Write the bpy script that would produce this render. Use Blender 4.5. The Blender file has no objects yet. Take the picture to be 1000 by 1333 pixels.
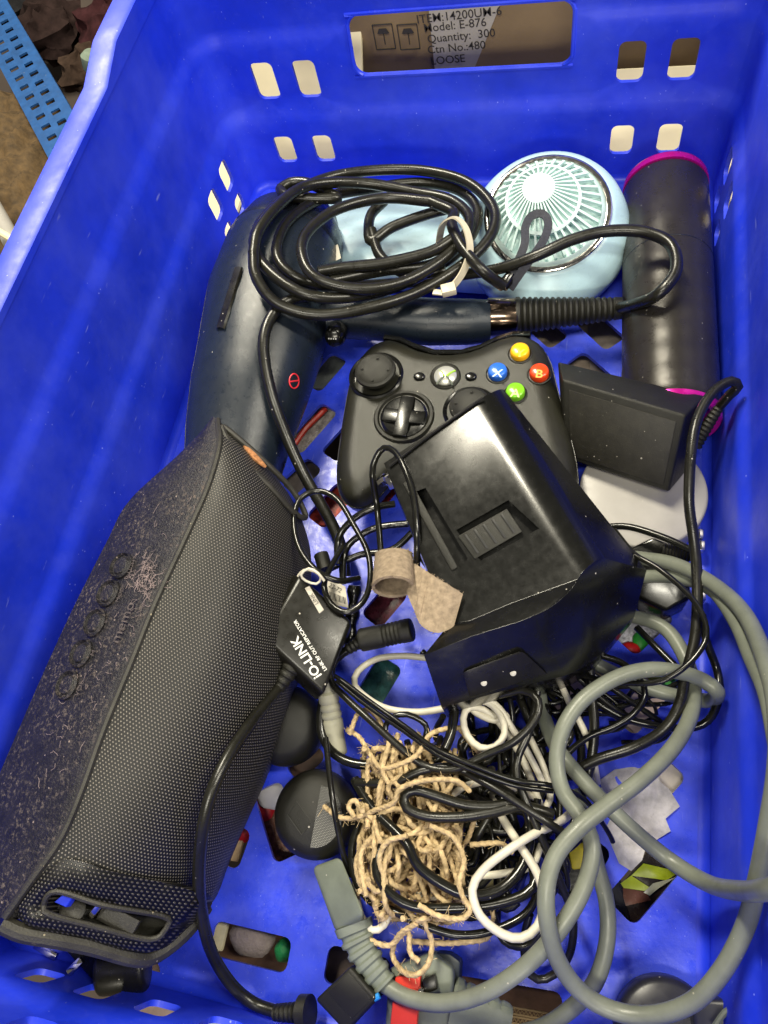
import bpy, bmesh, math, random
from mathutils import Vector, Matrix
from mathutils.geometry import delaunay_2d_cdt
random.seed(7)
PI = math.pi
V = Vector
S = 0.01                                   # everything is written in centimetres, built in metres
scene = bpy.context.scene
COL = scene.collection

# ------------------------------------------------------------------ camera
CAM = V((9.58838, -47.76955, 42.25572)); YAW, TILT, ROLL = 0.541453, 0.473765, -0.399759; FPX = 960.0
CM = (Matrix.Rotation(YAW, 3, 'Z') @ Matrix.Rotation(TILT, 3, 'X') @ Matrix.Rotation(ROLL, 3, 'Z'))
cd = bpy.data.cameras.new('camera'); cam = bpy.data.objects.new('camera', cd); COL.objects.link(cam)
cd.sensor_fit = 'HORIZONTAL'; cd.sensor_width = 36; cd.lens = 36 * FPX / 1000
cd.clip_start = 0.01; cd.clip_end = 50
cam.matrix_world = Matrix.Translation(CAM * S) @ CM.to_4x4()
scene.camera = cam
# ------------------------------------------------------------------ world and lamps
w = bpy.data.worlds.new("World"); scene.world = w; w.use_nodes = True
w.node_tree.nodes['Background'].inputs[0].default_value = (1, .96, .88, 1)
w.node_tree.nodes['Background'].inputs[1].default_value = 0.085
def lamp(name, loc, target, sx, sy, power, col):
    l = bpy.data.lights.new(name, 'AREA'); l.shape = 'RECTANGLE'; l.size = sx * S; l.size_y = sy * S
    l.energy = power; l.color = col
    o = bpy.data.objects.new(name, l); COL.objects.link(o); o.location = V(loc) * S
    o.rotation_euler = (V(target) - V(loc)).to_track_quat('-Z', 'Y').to_euler()
    return o
lamp('overhead_lamp', (-66, 74, 190), (0, -25, 0), 16, 90, 48, (1, .93, .74))
lamp('overhead_lamp', (118, -14, 165), (0, -28, 0), 16, 90, 21, (1, .94, .78))
lamp('overhead_lamp', (8, -112, 205), (2, -30, 0), 80, 16, 17, (1, .95, .80))
lamp('overhead_lamp', (30, -260, 150), (2, 0, 5), 100, 18, 17, (1, .93, .76))  # unseen front lamp added to light the cardboard behind the slots
scene.view_settings.view_transform = 'Standard'; scene.view_settings.look = 'None'
scene.view_settings.exposure = 0.42; scene.view_settings.gamma = 1.0
scene.render.resolution_x = 768; scene.render.resolution_y = 1024

# ------------------------------------------------------------------ coordinate helpers
def ray(px, py): return CM @ V(((px - 500) / FPX, -(py - 666.5) / FPX, -1.0))
def P(px, py, z):
    d = ray(px, py); return CAM + d * ((z - CAM.z) / d.z)
def K(p):                                  # pixels of the photo per centimetre at a point
    v = CM.transposed() @ (V(p) - CAM); return FPX / -v.z
# ------------------------------------------------------------------ mesh helpers
class MB:
    def __init__(s): s.v = []; s.f = []; s.uv = {}
    def add(s, vs, fs):
        n = len(s.v); s.v += [V(a) for a in vs]; s.f += [tuple(i + n for i in f) for f in fs]; return n
    def grid(s, rows, cu=False, cv=False, cap0=False, cap1=False):
        n = len(s.v); R = len(rows); C = len(rows[0])
        for r in rows: s.v += [V(a) for a in r]
        for i in range(R if cv else R - 1):
            for j in range(C if cu else C - 1):
                a = n + i * C + j; b = n + i * C + (j + 1) % C
                c = n + ((i + 1) % R) * C + (j + 1) % C; d = n + ((i + 1) % R) * C + j
                s.f.append((a, b, c, d))
        if cap0: s.f.append(tuple(n + j for j in reversed(range(C))))
        if cap1: s.f.append(tuple(n + (R - 1) * C + j for j in range(C)))
        return n
def tag(o, label=None, cat=None, group=None, kind=None):
    if label: o['label'] = label
    if cat: o['category'] = cat
    if group: o['group'] = group
    if kind: o['kind'] = kind
    return o
def thing(name, label, cat, loc, group=None):
    o = bpy.data.objects.new(name, None); COL.objects.link(o); o.location = V(loc) * S
    o.empty_display_size = .01
    return tag(o, label, cat, group)
def world_loc(o):
    l = V(o.location)
    while o.parent: o = o.parent; l = l + V(o.location)
    return l / S
def build(name, mb, m, parent=None, smooth=35, uvs=None):
    if parent is not None: loc = world_loc(parent)
    else:
        n = len(mb.v); loc = V((sum(v.x for v in mb.v) / n, sum(v.y for v in mb.v) / n, min(v.z for v in mb.v)))
    me = bpy.data.meshes.new(name)
    me.from_pydata([tuple((v - loc) * S) for v in mb.v], [], mb.f)
    bm = bmesh.new(); bm.from_mesh(me); bmesh.ops.recalc_face_normals(bm, faces=bm.faces); bm.to_mesh(me); bm.free()
    me.materials.append(m)
    if smooth:
        me.polygons.foreach_set('use_smooth', [True] * len(me.polygons))
        me.set_sharp_from_angle(angle=math.radians(smooth))
    if uvs:
        L = me.uv_layers.new(name='UVMap')
        for lp in me.loops: L.data[lp.index].uv = uvs[lp.vertex_index]
    o = bpy.data.objects.new(name, me); COL.objects.link(o)
    if parent is not None: o.parent = parent
    else: o.location = loc * S
    return o
def catmull(pts, step=.35, closed=False):
    pts = [V(p) for p in pts]; n = len(pts); out = []
    rng = range(n) if closed else range(n - 1)
    for i in rng:
        if closed: a, b, c, d = pts[i - 1], pts[i], pts[(i + 1) % n], pts[(i + 2) % n]
        else:
            b, c = pts[i], pts[i + 1]; a = pts[i - 1] if i else b * 2 - c; d = pts[i + 2] if i + 2 < n else c * 2 - b
        k = max(2, int((c - b).length / step))
        # centripetal blend keeps loops round
        for j in range(k):
            t = j / k
            out.append(.5 * ((2 * b) + (c - a) * t + (2 * a - 5 * b + 4 * c - d) * t * t + (3 * b - a - 3 * c + d) * t ** 3))
    if not closed: out.append(pts[-1])
    return out
def ring(c, X, Y, a, b, seg, e=2.0, ph=0.0, lob=0, la=0):
    r = []
    for j in range(seg):
        t = 2 * PI * j / seg + ph; cs, sn = math.cos(t), math.sin(t)
        x = math.copysign(abs(cs) ** (2 / e), cs); y = math.copysign(abs(sn) ** (2 / e), sn)
        k = 1 + (la * math.cos(lob * (t - ph)) if lob else 0)
        r.append(c + X * (a * x * k) + Y * (b * y * k))
    return r
def tube(mb, path, r, seg=10, closed=False, twist=0, lob=0, la=0, cap=True, rf=None):
    n = len(path); T = []
    for i in range(n):
        if closed: t = path[(i + 1) % n] - path[i - 1]
        else: t = path[min(i + 1, n - 1)] - path[max(i - 1, 0)]
        T.append(t.normalized() if t.length > 1e-9 else V((1, 0, 0)))
    X = T[0].orthogonal().normalized(); rows = []; s = 0
    for i in range(n):
        X = (X - T[i] * X.dot(T[i]))
        X = X.normalized() if X.length > 1e-6 else T[i].orthogonal().normalized()
        Y = T[i].cross(X)
        if i: s += (path[i] - path[i - 1]).length
        rr = rf(i / max(1, n - 1), s) * r if rf else r
        rows.append(ring(path[i], X, Y, rr, rr, seg, ph=twist * s, lob=lob, la=la))
    mb.grid(rows, cu=True, cv=closed, cap0=cap and not closed, cap1=cap and not closed)
def loft(mb, st, seg=24, e=2.0, up=V((0, 0, 1)), cap=True, rnd=0):
    """stations (centre, half width, half height)"""
    rows = []; n = len(st)
    for i, (c, a, b) in enumerate(st):
        t = (st[min(i + 1, n - 1)][0] - st[max(i - 1, 0)][0]).normalized()
        X = t.cross(up).normalized(); Y = X.cross(t)
        rows.append(ring(V(c), X, Y, a, b, seg, e))
    mb.grid(rows, cu=True, cap0=cap, cap1=cap)
    return rows
def PS(pts, up=V((0, 0, 1))):
    """stations from (px, py, z, half width px, height ratio)"""
    out = []
    for px, py, z, wp, hr in pts:
        c = P(px, py, z); a = wp / K(c); out.append((c, a, a * hr))
    return out
def rounded(st, r=.3, n=3):
    """add shrinking stations at both ends of a loft so that its ends are rounded over"""
    def end(c, a, b, d):
        o = []
        for k in range(1, n + 1):
            t = k / n * PI / 2
            o.append((c + d * (r * math.sin(t)), max(.02, a - r * (1 - math.cos(t))), max(.02, b - r * (1 - math.cos(t)))))
        return o
    d0 = (st[0][0] - st[1][0]).normalized(); d1 = (st[-1][0] - st[-2][0]).normalized()
    return list(reversed(end(*st[0], d0))) + st + end(*st[-1], d1)
def lathe(mb, c, ax, prof, seg=32, cap=True):
    ax = V(ax).normalized(); X = ax.orthogonal().normalized(); Y = ax.cross(X)
    rows = [[V(c) + ax * h + (X * math.cos(2 * PI * j / seg) + Y * math.sin(2 * PI * j / seg)) * max(r, 1e-4) for j in range(seg)] for r, h in prof]
    mb.grid(rows, cu=True, cap0=cap, cap1=cap)
def solid(mb, vs, fs, bev=.15, seg=3):
    bm = bmesh.new(); bv = [bm.verts.new(v) for v in vs]
    for f in fs: bm.faces.new([bv[i] for i in f])
    bmesh.ops.recalc_face_normals(bm, faces=bm.faces)
    if bev: bmesh.ops.bevel(bm, geom=list(bm.edges), offset=bev, segments=seg, profile=.5, affect='EDGES', clamp_overlap=True)
    bm.verts.index_update(); mb.add([v.co.copy() for v in bm.verts], [[v.index for v in f.verts] for f in bm.faces]); bm.free()
BOXF = [(0, 1, 2, 3), (7, 6, 5, 4), (0, 4, 5, 1), (1, 5, 6, 2), (2, 6, 7, 3), (3, 7, 4, 0)]
def hexa(mb, top, bot, bev=.15, seg=3): solid(mb, list(top) + list(bot), BOXF, bev, seg)
def box(mb, c, X, Y, Z, bev=.1, seg=2):
    c, X, Y, Z = V(c), V(X), V(Y), V(Z)
    q = [(-1, -1), (1, -1), (1, 1), (-1, 1)]
    hexa(mb, [c + X * a + Y * b + Z for a, b in q], [c + X * a + Y * b - Z for a, b in q], bev, seg)
def inpoly(x, y, poly):
    c = False; n = len(poly); j = n - 1
    for i in range(n):
        xi, yi = poly[i]; xj, yj = poly[j]
        if (yi > y) != (yj > y) and x < (xj - xi) * (y - yi) / (yj - yi) + xi: c = not c
        j = i
    return c
def edist(x, y, poly):
    best = 1e9; n = len(poly)
    for i in range(n):
        ax, ay = poly[i - 1]; bx, by = poly[i]; dx, dy = bx - ax, by - ay
        t = max(0, min(1, ((x - ax) * dx + (y - ay) * dy) / (dx * dx + dy * dy + 1e-12)))
        d = (x - ax - t * dx) ** 2 + (y - ay - t * dy) ** 2
        if d < best: best = d
    return math.sqrt(best)
def shell2d(mb, outer, holes, us, vs, front, back, mind=.08):
    pts = []; ed = []
    for lp in [outer] + holes:
        n = len(pts); pts += [V((a, b)) for a, b in lp]; ed += [(n + i, n + (i + 1) % len(lp)) for i in range(len(lp))]
    for u in us:
        for v in vs:
            if inpoly(u, v, outer) and edist(u, v, outer) > mind and not any(inpoly(u, v, h) or edist(u, v, h) < mind for h in holes):
                pts.append(V((u, v)))
    r = delaunay_2d_cdt(pts, ed, [], 0, 1e-5)
    ov, of = r[0], r[2]; keep = []
    for f in of:
        cx = sum(ov[i][0] for i in f) / len(f); cy = sum(ov[i][1] for i in f) / len(f)
        if inpoly(cx, cy, outer) and not any(inpoly(cx, cy, h) for h in holes): keep.append(tuple(f))
    n = len(ov); cnt = {}
    for f in keep:
        for i in range(len(f)):
            e = (f[i], f[(i + 1) % len(f)]); cnt[e] = 1
    fs = list(keep) + [tuple(n + i for i in reversed(f)) for f in keep]
    for (a, b) in cnt:
        if (b, a) not in cnt: fs.append((b, a, n + a, n + b))
    mb.add([front(v[0], v[1]) for v in ov] + [back(v[0], v[1]) for v in ov], fs)
def rrect(cx, cy, hw, hh, r, ang=0, n=4):
    o = []; r = min(r, hw * .98, hh * .98)
    for sx, sy, a0 in ((1, 1, 0), (-1, 1, 90), (-1, -1, 180), (1, -1, 270)):
        for k in range(n + 1):
            a = math.radians(a0 + 90 * k / n); o.append((sx * (hw - r) + r * math.cos(a), sy * (hh - r) + r * math.sin(a)))
    c, s = math.cos(ang), math.sin(ang)
    return [(cx + x * c - y * s, cy + x * s + y * c) for x, y in o]
def frange(a, b, st):
    n = max(1, int(round((b - a) / st))); return [a + (b - a) * i / n for i in range(n + 1)]
def text(name, s, o, X, up, size, m, parent, depth=.015, align='CENTER', bold=0):
    """flat lettering: origin o, reading direction X, letter-up direction"""
    X = V(X).normalized(); up = V(up); up = (up - X * up.dot(X)).normalized(); N = X.cross(up)
    c = bpy.data.curves.new('t', 'FONT'); c.body = s; c.size = 1; c.align_x = align; c.align_y = 'CENTER'; c.extrude = 0; c.offset = bold
    c.resolution_u = 3
    t = bpy.data.objects.new('t', c); me = t.to_mesh()
    mb = MB(); mb.add([V(o) + X * (v.co.x * size) + up * (v.co.y * size) + N * depth for v in me.vertices], [tuple(p.vertices) for p in me.polygons])
    t.to_mesh_clear(); bpy.data.objects.remove(t); bpy.data.curves.remove(c)
    return build(name, mb, m, parent, smooth=0)

# ------------------------------------------------------------------ materials
def mat(name, col, rough=.45, metal=0, var=.12, vs=.8, bump=.0, bs=8, dust=0, ds=6, dcol=(.45, .42, .36), spec=.5, coat=0, rv=.05, trans=0, scratch=0, cloud=0, sps=3.2):
    m = bpy.data.materials.new(name); m.use_nodes = True; nt = m.node_tree; N = nt.nodes; L = nt.links
    b = N['Principled BSDF']; tc = N.new('ShaderNodeTexCoord'); mp = N.new('ShaderNodeMapping'); mp.inputs['Scale'].default_value = (100, 100, 100)
    L.new(tc.outputs['Object'], mp.inputs[0]); co = mp.outputs[0]
    def noise(sc, det=4, ro=.6):
        n = N.new('ShaderNodeTexNoise'); n.inputs['Scale'].default_value = sc; n.inputs['Detail'].default_value = det; n.inputs['Roughness'].default_value = ro
        L.new(co, n.inputs['Vector']); return n.outputs['Fac']
    def mr(x, a, b_, c, d):
        n = N.new('ShaderNodeMapRange'); L.new(x, n.inputs[0])
        for i, q in enumerate((a, b_, c, d)): n.inputs[i + 1].default_value = q
        return n.outputs[0]
    def mix(f, a, b_):
        n = N.new('ShaderNodeMix'); n.data_type = 'RGBA'; L.new(f, n.inputs[0])
        for q, i in ((a, 6), (b_, 7)):
            if isinstance(q, tuple): n.inputs[i].default_value = (*q[:3], 1)
            else: L.new(q, n.inputs[i])
        return n.outputs[2]
    n1 = noise(vs)
    c = mix(mr(n1, .3, .7, 0, 1), tuple(x * (1 - var) for x in col), tuple(min(1, x * (1 + var)) for x in col))
    rr = mr(noise(vs * 3), .3, .7, max(.03, rough - rv), min(1, rough + rv))
    if cloud:
        c = mix(mr(noise(.16, 5, .65), .42, .72, 0, cloud), c, (.085, .125, .80)); c = mix(mr(noise(2.2, 6, .8), .60, .74, 0, cloud * .6), c, (.16, .20, .74))
    if dust:
        a = noise(ds, 6, .75); f = mr(a, .76 - dust * .28, .80 - dust * .15, 0, .7 if dust > .3 else .25); 
        n2 = N.new('ShaderNodeMath'); n2.operation = 'MULTIPLY'; L.new(f, n2.inputs[0]); L.new(mr(noise(.5, 3), .35, .65, .1, 1), n2.inputs[1])
        c = mix(n2.outputs[0], c, dcol)
        n3 = N.new('ShaderNodeMath'); n3.operation = 'ADD'; n3.use_clamp = True; L.new(rr, n3.inputs[0]); L.new(n2.outputs[0], n3.inputs[1]); rr = n3.outputs[0]
    if dust:
        vo = N.new('ShaderNodeTexVoronoi'); vo.inputs['Scale'].default_value = sps; L.new(co, vo.inputs['Vector'])
        wn = N.new('ShaderNodeSeparateColor'); L.new(vo.outputs['Color'], wn.inputs[0])
        sz = N.new('ShaderNodeMath'); sz.operation = 'MULTIPLY'; L.new(mr(wn.outputs[0], 1 - dust * .55, 1, 0, .16), sz.inputs[0]); sz.inputs[1].default_value = 1
        ls = N.new('ShaderNodeMath'); ls.operation = 'LESS_THAN'; L.new(vo.outputs['Distance'], ls.inputs[0]); L.new(sz.outputs[0], ls.inputs[1])
        c = mix(mr(ls.outputs[0], 0, 1, 0, .75), c, tuple(min(1, q * 1.3) for q in dcol))
    if scratch:
        wv = N.new('ShaderNodeTexNoise'); wv.inputs['Scale'].default_value = 1.2; wv.inputs['Detail'].default_value = 5
        mp2 = N.new('ShaderNodeMapping'); mp2.inputs['Scale'].default_value = (900, 40, 260); mp2.inputs['Rotation'].default_value = (.3, .4, .5)
        L.new(tc.outputs['Object'], mp2.inputs[0]); L.new(mp2.outputs[0], wv.inputs['Vector'])
        c = mix(mr(wv.outputs['Fac'], .70, .76, 0, scratch), c, (.35, .40, .85))
    L.new(c, b.inputs['Base Color']); L.new(rr, b.inputs['Roughness'])
    b.inputs['Metallic'].default_value = metal; b.inputs['Specular IOR Level'].default_value = spec
    b.inputs['Coat Weight'].default_value = coat; b.inputs['Coat Roughness'].default_value = .12
    b.inputs['Transmission Weight'].default_value = trans
    if bump:
        bp = N.new('ShaderNodeBump'); bp.inputs['Strength'].default_value = min(1, bump); bp.inputs['Distance'].default_value = .0006
        L.new(noise(bs, 4), bp.inputs['Height']); L.new(bp.outputs[0], b.inputs['Normal'])
    return m
def dotmat(name, pitch, c_dot, c_base, r0=.30, rough=.35, metal=.4):
    m = bpy.data.materials.new(name); m.use_nodes = True; nt = m.node_tree; N = nt.nodes; L = nt.links; b = N['Principled BSDF']
    uv = N.new('ShaderNodeUVMap'); uv.uv_map = 'UVMap'
    def lat(off):
        mp = N.new('ShaderNodeMapping'); mp.inputs['Scale'].default_value = (1 / pitch, 1 / (pitch * 1.732), 1); mp.inputs['Location'].default_value = (off, off, 0)
        L.new(uv.outputs[0], mp.inputs[0])
        fr = N.new('ShaderNodeVectorMath'); fr.operation = 'FRACTION'; L.new(mp.outputs[0], fr.inputs[0])
        sb = N.new('ShaderNodeVectorMath'); sb.operation = 'SUBTRACT'; L.new(fr.outputs[0], sb.inputs[0]); sb.inputs[1].default_value = (.5, .5, 0)
        ml = N.new('ShaderNodeVectorMath'); ml.operation = 'MULTIPLY'; L.new(sb.outputs[0], ml.inputs[0]); ml.inputs[1].default_value = (1, 1.732, 0)
        ln = N.new('ShaderNodeVectorMath'); ln.operation = 'LENGTH'; L.new(ml.outputs[0], ln.inputs[0]); return ln.outputs['Value']
    mn = N.new('ShaderNodeMath'); mn.operation = 'MINIMUM'; L.new(lat(0), mn.inputs[0]); L.new(lat(.5), mn.inputs[1])
    mr = N.new('ShaderNodeMapRange'); L.new(mn.outputs[0], mr.inputs[0])
    for i, q in enumerate((r0 - .08, r0 + .08, 1, 0)): mr.inputs[i + 1].default_value = q
    mx = N.new('ShaderNodeMix'); mx.data_type = 'RGBA'; L.new(mr.outputs[0], mx.inputs[0]); mx.inputs[6].default_value = (*c_base, 1); mx.inputs[7].default_value = (*c_dot, 1)
    L.new(mx.outputs[2], b.inputs['Base Color']); b.inputs['Roughness'].default_value = rough; b.inputs['Metallic'].default_value = metal
    bp = N.new('ShaderNodeBump'); bp.inputs['Strength'].default_value = .6; bp.inputs['Distance'].default_value = .0006
    L.new(mr.outputs[0], bp.inputs['Height']); L.new(bp.outputs[0], b.inputs['Normal'])
    return m
BLUE = mat('blue_plastic', (.012, .040, .74), .46, var=.14, vs=.25, bump=.12, bs=1.2, dust=.22, ds=9, dcol=(.22, .26, .75), rv=.08, scratch=.5, cloud=.45)
BLUEF = mat('blue_plastic_floor', (.028, .062, .80), .34, var=.2, vs=.4, bump=.25, bs=2.5, dust=.55, ds=7, dcol=(.30, .34, .78), rv=.14, scratch=.6, cloud=1.0, sps=7)  # gloss haze and dust are both put into the paler base
BLK = mat('black_plastic', (.008, .0075, .0055), .30, spec=.4, var=.3, dust=.18, ds=10, bump=.05, bs=20)
BLKM = mat('matte_black_plastic', (.013, .0125, .009), .42, spec=.4, var=.2, dust=.28, ds=9, bump=.35, bs=40)
BLKG = mat('gloss_black_plastic', (.004, .004, .0032), .25, var=.1, dust=.10, ds=22, coat=.2, rv=.04)
CORD = mat('black_cord_rubber', (.012, .0115, .008), .30, var=.3, dust=.2, ds=5, bump=.1, bs=10)
CORDG = mat('gloss_black_cord', (.008, .008, .006), .2, var=.3, dust=.12, ds=5)
GREY = mat('grey_green_cord', (.18, .195, .155), .38, var=.14, vs=.8, dust=.25, ds=3, dcol=(.36, .34, .26), bump=.08, bs=8)
GREYD = mat('grey_plug_plastic', (.15, .17, .135), .48, var=.15, dust=.25, ds=5, bump=.2, bs=30)
WHT = mat('white_cable', (.66, .62, .50), .4, var=.1, vs=1.2, dust=.12, ds=4, dcol=(.3, .27, .2))
WHTP = mat('white_plastic', (.42, .40, .37), .4, var=.05, dust=.1, ds=5, dcol=(.4, .38, .34))
MINT = mat('mint_plastic', (.46, .66, .74), .3, var=.05, dust=.06, ds=5)
MINTL = mat('pale_mint_plastic', (.56, .73, .72), .4, var=.05)  # brightness of the overexposed hub is put into this colour
CHROME = mat('chrome', (.75, .72, .68), .12, metal=1, var=.05)
BRONZE = mat('bronze_chrome', (.22, .16, .12), .16, metal=1, var=.1)
NAVY = mat('slate_blue_soft_plastic', (.012, .018, .028), .30, var=.12, dust=.15, ds=10, bump=.15, bs=50)
NAVYD = mat('dark_slate_plastic', (.010, .013, .020), .28, var=.2, dust=.12, ds=9)
CHAR = mat('charcoal_coating', (.034, .030, .026), .30, var=.12, vs=.5, dust=.14, ds=8, bump=.1, bs=60, metal=.3)
MAG = mat('magenta_metal', (.60, .008, .30), .25, metal=.4, var=.1)
RUB = mat('dusty_dark_rubber', (.010, .009, .012), .45, var=.5, vs=1.4, dust=.85, ds=5, dcol=(.24, .19, .165), bump=.9, bs=9)
RED = mat('red_plastic', (.55, .035, .02), .4, var=.1, dust=.15)
TWINE = mat('jute_twine', (.60, .45, .25), .9, var=.35, vs=3, bump=.9, bs=25, spec=.1)
VEL = mat('tan_velcro', (.36, .28, .20), .95, var=.28, vs=4, bump=1, bs=30, spec=.05)
PAPER = mat('torn_paper', (.46, .44, .44), .8, var=.35, vs=1.2, dust=.5, ds=2, dcol=(.26, .22, .24), bump=1, bs=3)
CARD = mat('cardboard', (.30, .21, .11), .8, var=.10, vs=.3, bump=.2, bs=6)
CARDL = mat('pale_cardboard', (.88, .78, .52), .8, var=.06, vs=.3)  # colour raised so the cardboard looks brightly lit through the slots
LABELW = mat('white_label', (.55, .51, .43), .6, var=.06)
INK = mat('black_ink', (.05, .045, .04), .6)
INKW = mat('white_ink', (.75, .75, .72), .5, var=.02)
INKD = mat('faint_grey_ink', (.28, .26, .28), .6, var=.2)
GRILL = dotmat('speaker_mesh', .165, (.22, .20, .175), (.003, .003, .003), .21, rough=.55, metal=0)  # pale dots are reflections between the holes, painted as colour
MESHS = dotmat('fine_mesh', .13, (.35, .34, .30), (.012, .012, .012), .24, metal=.2)

# ------------------------------------------------------------------ the blue crate
HX, LY, HZ = 18.0, 57.0, 16.6; RC = 1.3; TH = .28
CY = -LY / 2
def sstep(a, b, x): t = max(0, min(1, (x - a) / (b - a))); return t * t * (3 - 2 * t)
def prof(z): return .028 * z + .42 * sstep(5.5, 6.9, z) + .42 * sstep(11.0, 12.4, z)
def perim(hl, hd, s, o):
    """point on the rounded rectangle seen as one wall: s runs along it, o is the offset outwards"""
    sg = 1 if s >= 0 else -1; a = abs(s)
    if a <= hl - RC: return s, hd + o
    th = min((a - (hl - RC)) / RC, PI / 4)
    return sg * (hl - RC + (RC + o) * math.sin(th)), hd - RC + (RC + o) * math.cos(th)
def wallpt(side, s, z, o):
    if side in 'bf': x, y = perim(HX, LY / 2, s, o); 
    else: x, y = perim(LY / 2, HX, s, o)
    if side == 'b': return V((x, CY + y, z))
    if side == 'f': return V((-x, CY - y, z))
    if side == 'r': return V((y, CY - x, z))
    return V((-y, CY + x, z))
crate = thing('blue_crate', 'large blue ventilated plastic crate holding all the tangled electronics', 'crate', (0, CY, -.3))
def wall(side, holes):
    hl = HX if side in 'bf' else LY / 2; e = hl - RC + RC * PI / 4
    us = frange(-(hl - RC), hl - RC, 2.5) + [s * (hl - RC + RC * PI / 4 * k / 5) for s in (-1, 1) for k in range(1, 5)]
    zs = [0, .4, .8, 2, 3.5, 5, 5.5, 5.8, 6.1, 6.4, 6.65, 6.9, 8, 9.5, 11.0, 11.3, 11.6, 11.9, 12.15, 12.4, 14, 15.5, HZ]
    side_z = [HZ * k / 60 for k in range(61)]; side_z = sorted(set([round(z, 3) for z in zs]))
    edge_u = sorted(us)
    outer = [(-e, z) for z in reversed(side_z)] + [(u, 0) for u in edge_u] + [(e, z) for z in side_z] + [(u, HZ) for u in reversed(edge_u)]
    mb = MB()
    shell2d(mb, outer, holes, us, zs, lambda u, v: wallpt(side, u, min(v, HZ - .14), prof(v)), lambda u, v: wallpt(side, u, min(v, HZ - .14), prof(v) + TH), .1)
    return build('wall', mb, BLUE, crate, smooth=50)
def slot(s, z, hw=.85, hh=1.3): return rrect(s, z, hw, hh, .42)
bh = []
for s in (-14.51, -11.28, 11.28, 14.51): bh += [slot(s, 8.74, .85, 1.38), slot(s, 3.33, .78, 1.15)]
bh.append(rrect(0, 10.75, 7.45, 1.95, .8, n=6))
wall('b', bh)
def side_holes(sg):
    out = []
    for y in (-3.88, -6.94):
        s = -(y - CY) if sg > 0 else (y - CY)
        if y > -8: out.append(slot(s, 4.33, .78, 1.1))
        if y > -8 or y < -30: out.append(slot(s, 1.55, .75, .75))
    return out
wall('r', side_holes(1)); wall('l', side_holes(-1))
wall('f', [slot(s, z, .82, 1.15) for s in (13.1, 9.9, 6.7, 3.5, -6.7, -9.9, -13.1) for z in (3.7, 8.74)])
# moulded lip around the hand hole
mb = MB(); lp = []
for u, v in rrect(0, 10.75, 7.5, 2.0, .85, n=6): lp.append(wallpt('b', u, v, prof(v) - .02))
tube(mb, catmull(lp, .4, True), .13, 6, closed=True); build('handle_lip', mb, BLUE, crate)
# floor with its diagonal slots
def fh(a, b, wd, ex=.35):
    A = P(*a, 0); B = P(*b, 0); d = B - A; c = (A + B) / 2
    return rrect(c.x, c.y, d.length / 2 + ex, wd / 2, .42, math.atan2(d.y, d.x))
FH = [((385, 580), (425, 535), 1.6), ((410, 500), (438, 468), 1.6), ((379, 632), (405, 608), 1.6), ((433, 590), (460, 560), 1.6),
      ((690, 412), (724, 442), 1.7), ((765, 415), (797, 444), 1.7), ((752, 470), (795, 508), 1.7),
      ((813, 1180), (866, 1118), 1.75), ((823, 1056), (871, 1002), 1.7), ((815, 938), (864, 880), 1.7), ((735, 930), (785, 872), 1.7),
      ((350, 1032), (374, 1108), 1.7), ((297, 1118), (309, 1085), 1.5), ((386, 1003), (410, 980), 1.3), ((283, 1222), (368, 1243), 1.6),
      ((433, 1256), (497, 1272), 1.7), ((600, 1297), (722, 1318), 1.7), ((818, 835), (858, 797), 1.7), ((478, 912), (505, 868), 1.7),
      ((487, 803), (515, 770), 1.6), ((738, 1160), (772, 1102), 1.8), ((667, 1010), (695, 970), 1.5), ((600, 1155), (660, 1122), 1.6),
      ((415, 675), (447, 640), 1.7), ((487, 655), (512, 625), 1.5), ((160, 1280), (200, 1265), 1.0), ((610, 1060), (640, 1080), 1.5),
      ((640, 850), (680, 800), 1.6), ((560, 640), (600, 600), 1.6), ((590, 760), (560, 720), 1.6)]
mb = MB()
fo = rrect(0, CY, HX + .05, LY / 2 + .05, RC + .05, n=5)
shell2d(mb, fo, [fh(*h) for h in FH], frange(-17, 17, 3), frange(-56, -1, 3), lambda x, y: V((x, y, 0)), lambda x, y: V((x, y, -.3)), .2)
build('floor_panel', mb, BLUEF, crate)
# fillet where the walls meet the floor
mb = MB(); rows = []
def per_stations():
    out = []
    for side, hl in (('b', HX), ('r', LY / 2), ('f', HX), ('l', LY / 2)):
        e = hl - RC
        for k in range(5): out.append((side, -(e + RC * PI / 4 * (1 - k / 5))))
        for s in frange(-e, e, 3): out.append((side, s))
        for k in range(1, 5): out.append((side, e + RC * PI / 4 * k / 5))
    return out
PST = per_stations()
for side, s in PST:
    r = []
    for k in range(6):
        t = PI / 2 * k / 5; q = .5
        r.append(wallpt(side, s, .012 + q * (1 - math.sin(t)), prof(.5) - .012 - q * (1 - math.cos(t))))
    rows.append(r)
mb.grid(rows, cv=True); build('floor_fillet', mb, BLUE, crate, smooth=80)
# rim with turned-down skirt, raised at the back corners
mb = MB(); rows = []
for side, s in PST:
    p0 = wallpt(side, s, 0, 0); h = HZ
    h += .9 * sstep(-8.2, -7.2, p0.y) + .9 * (1 - sstep(-50, -49, p0.y))
    if side == 'b' and abs(s) < 13.5: h = HZ
    pr = [(prof(HZ) - .12, HZ - .5), (prof(HZ) - .10, h - .12), (prof(HZ) + .12, h), (prof(HZ) + 1.45, h), (prof(HZ) + 1.62, h - .18), (prof(HZ) + 1.66, HZ - 2.2), (prof(HZ) + 1.5, HZ - 2.2), (prof(HZ) + 1.45, h - .35), (prof(HZ) + .2, h - .35), (prof(HZ) + .16, HZ - .6)]
    rows.append([wallpt(side, s, z, o) for o, z in pr])
mb.grid(rows, cu=True, cv=True); build('rim', mb, BLUE, crate, smooth=40)
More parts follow.
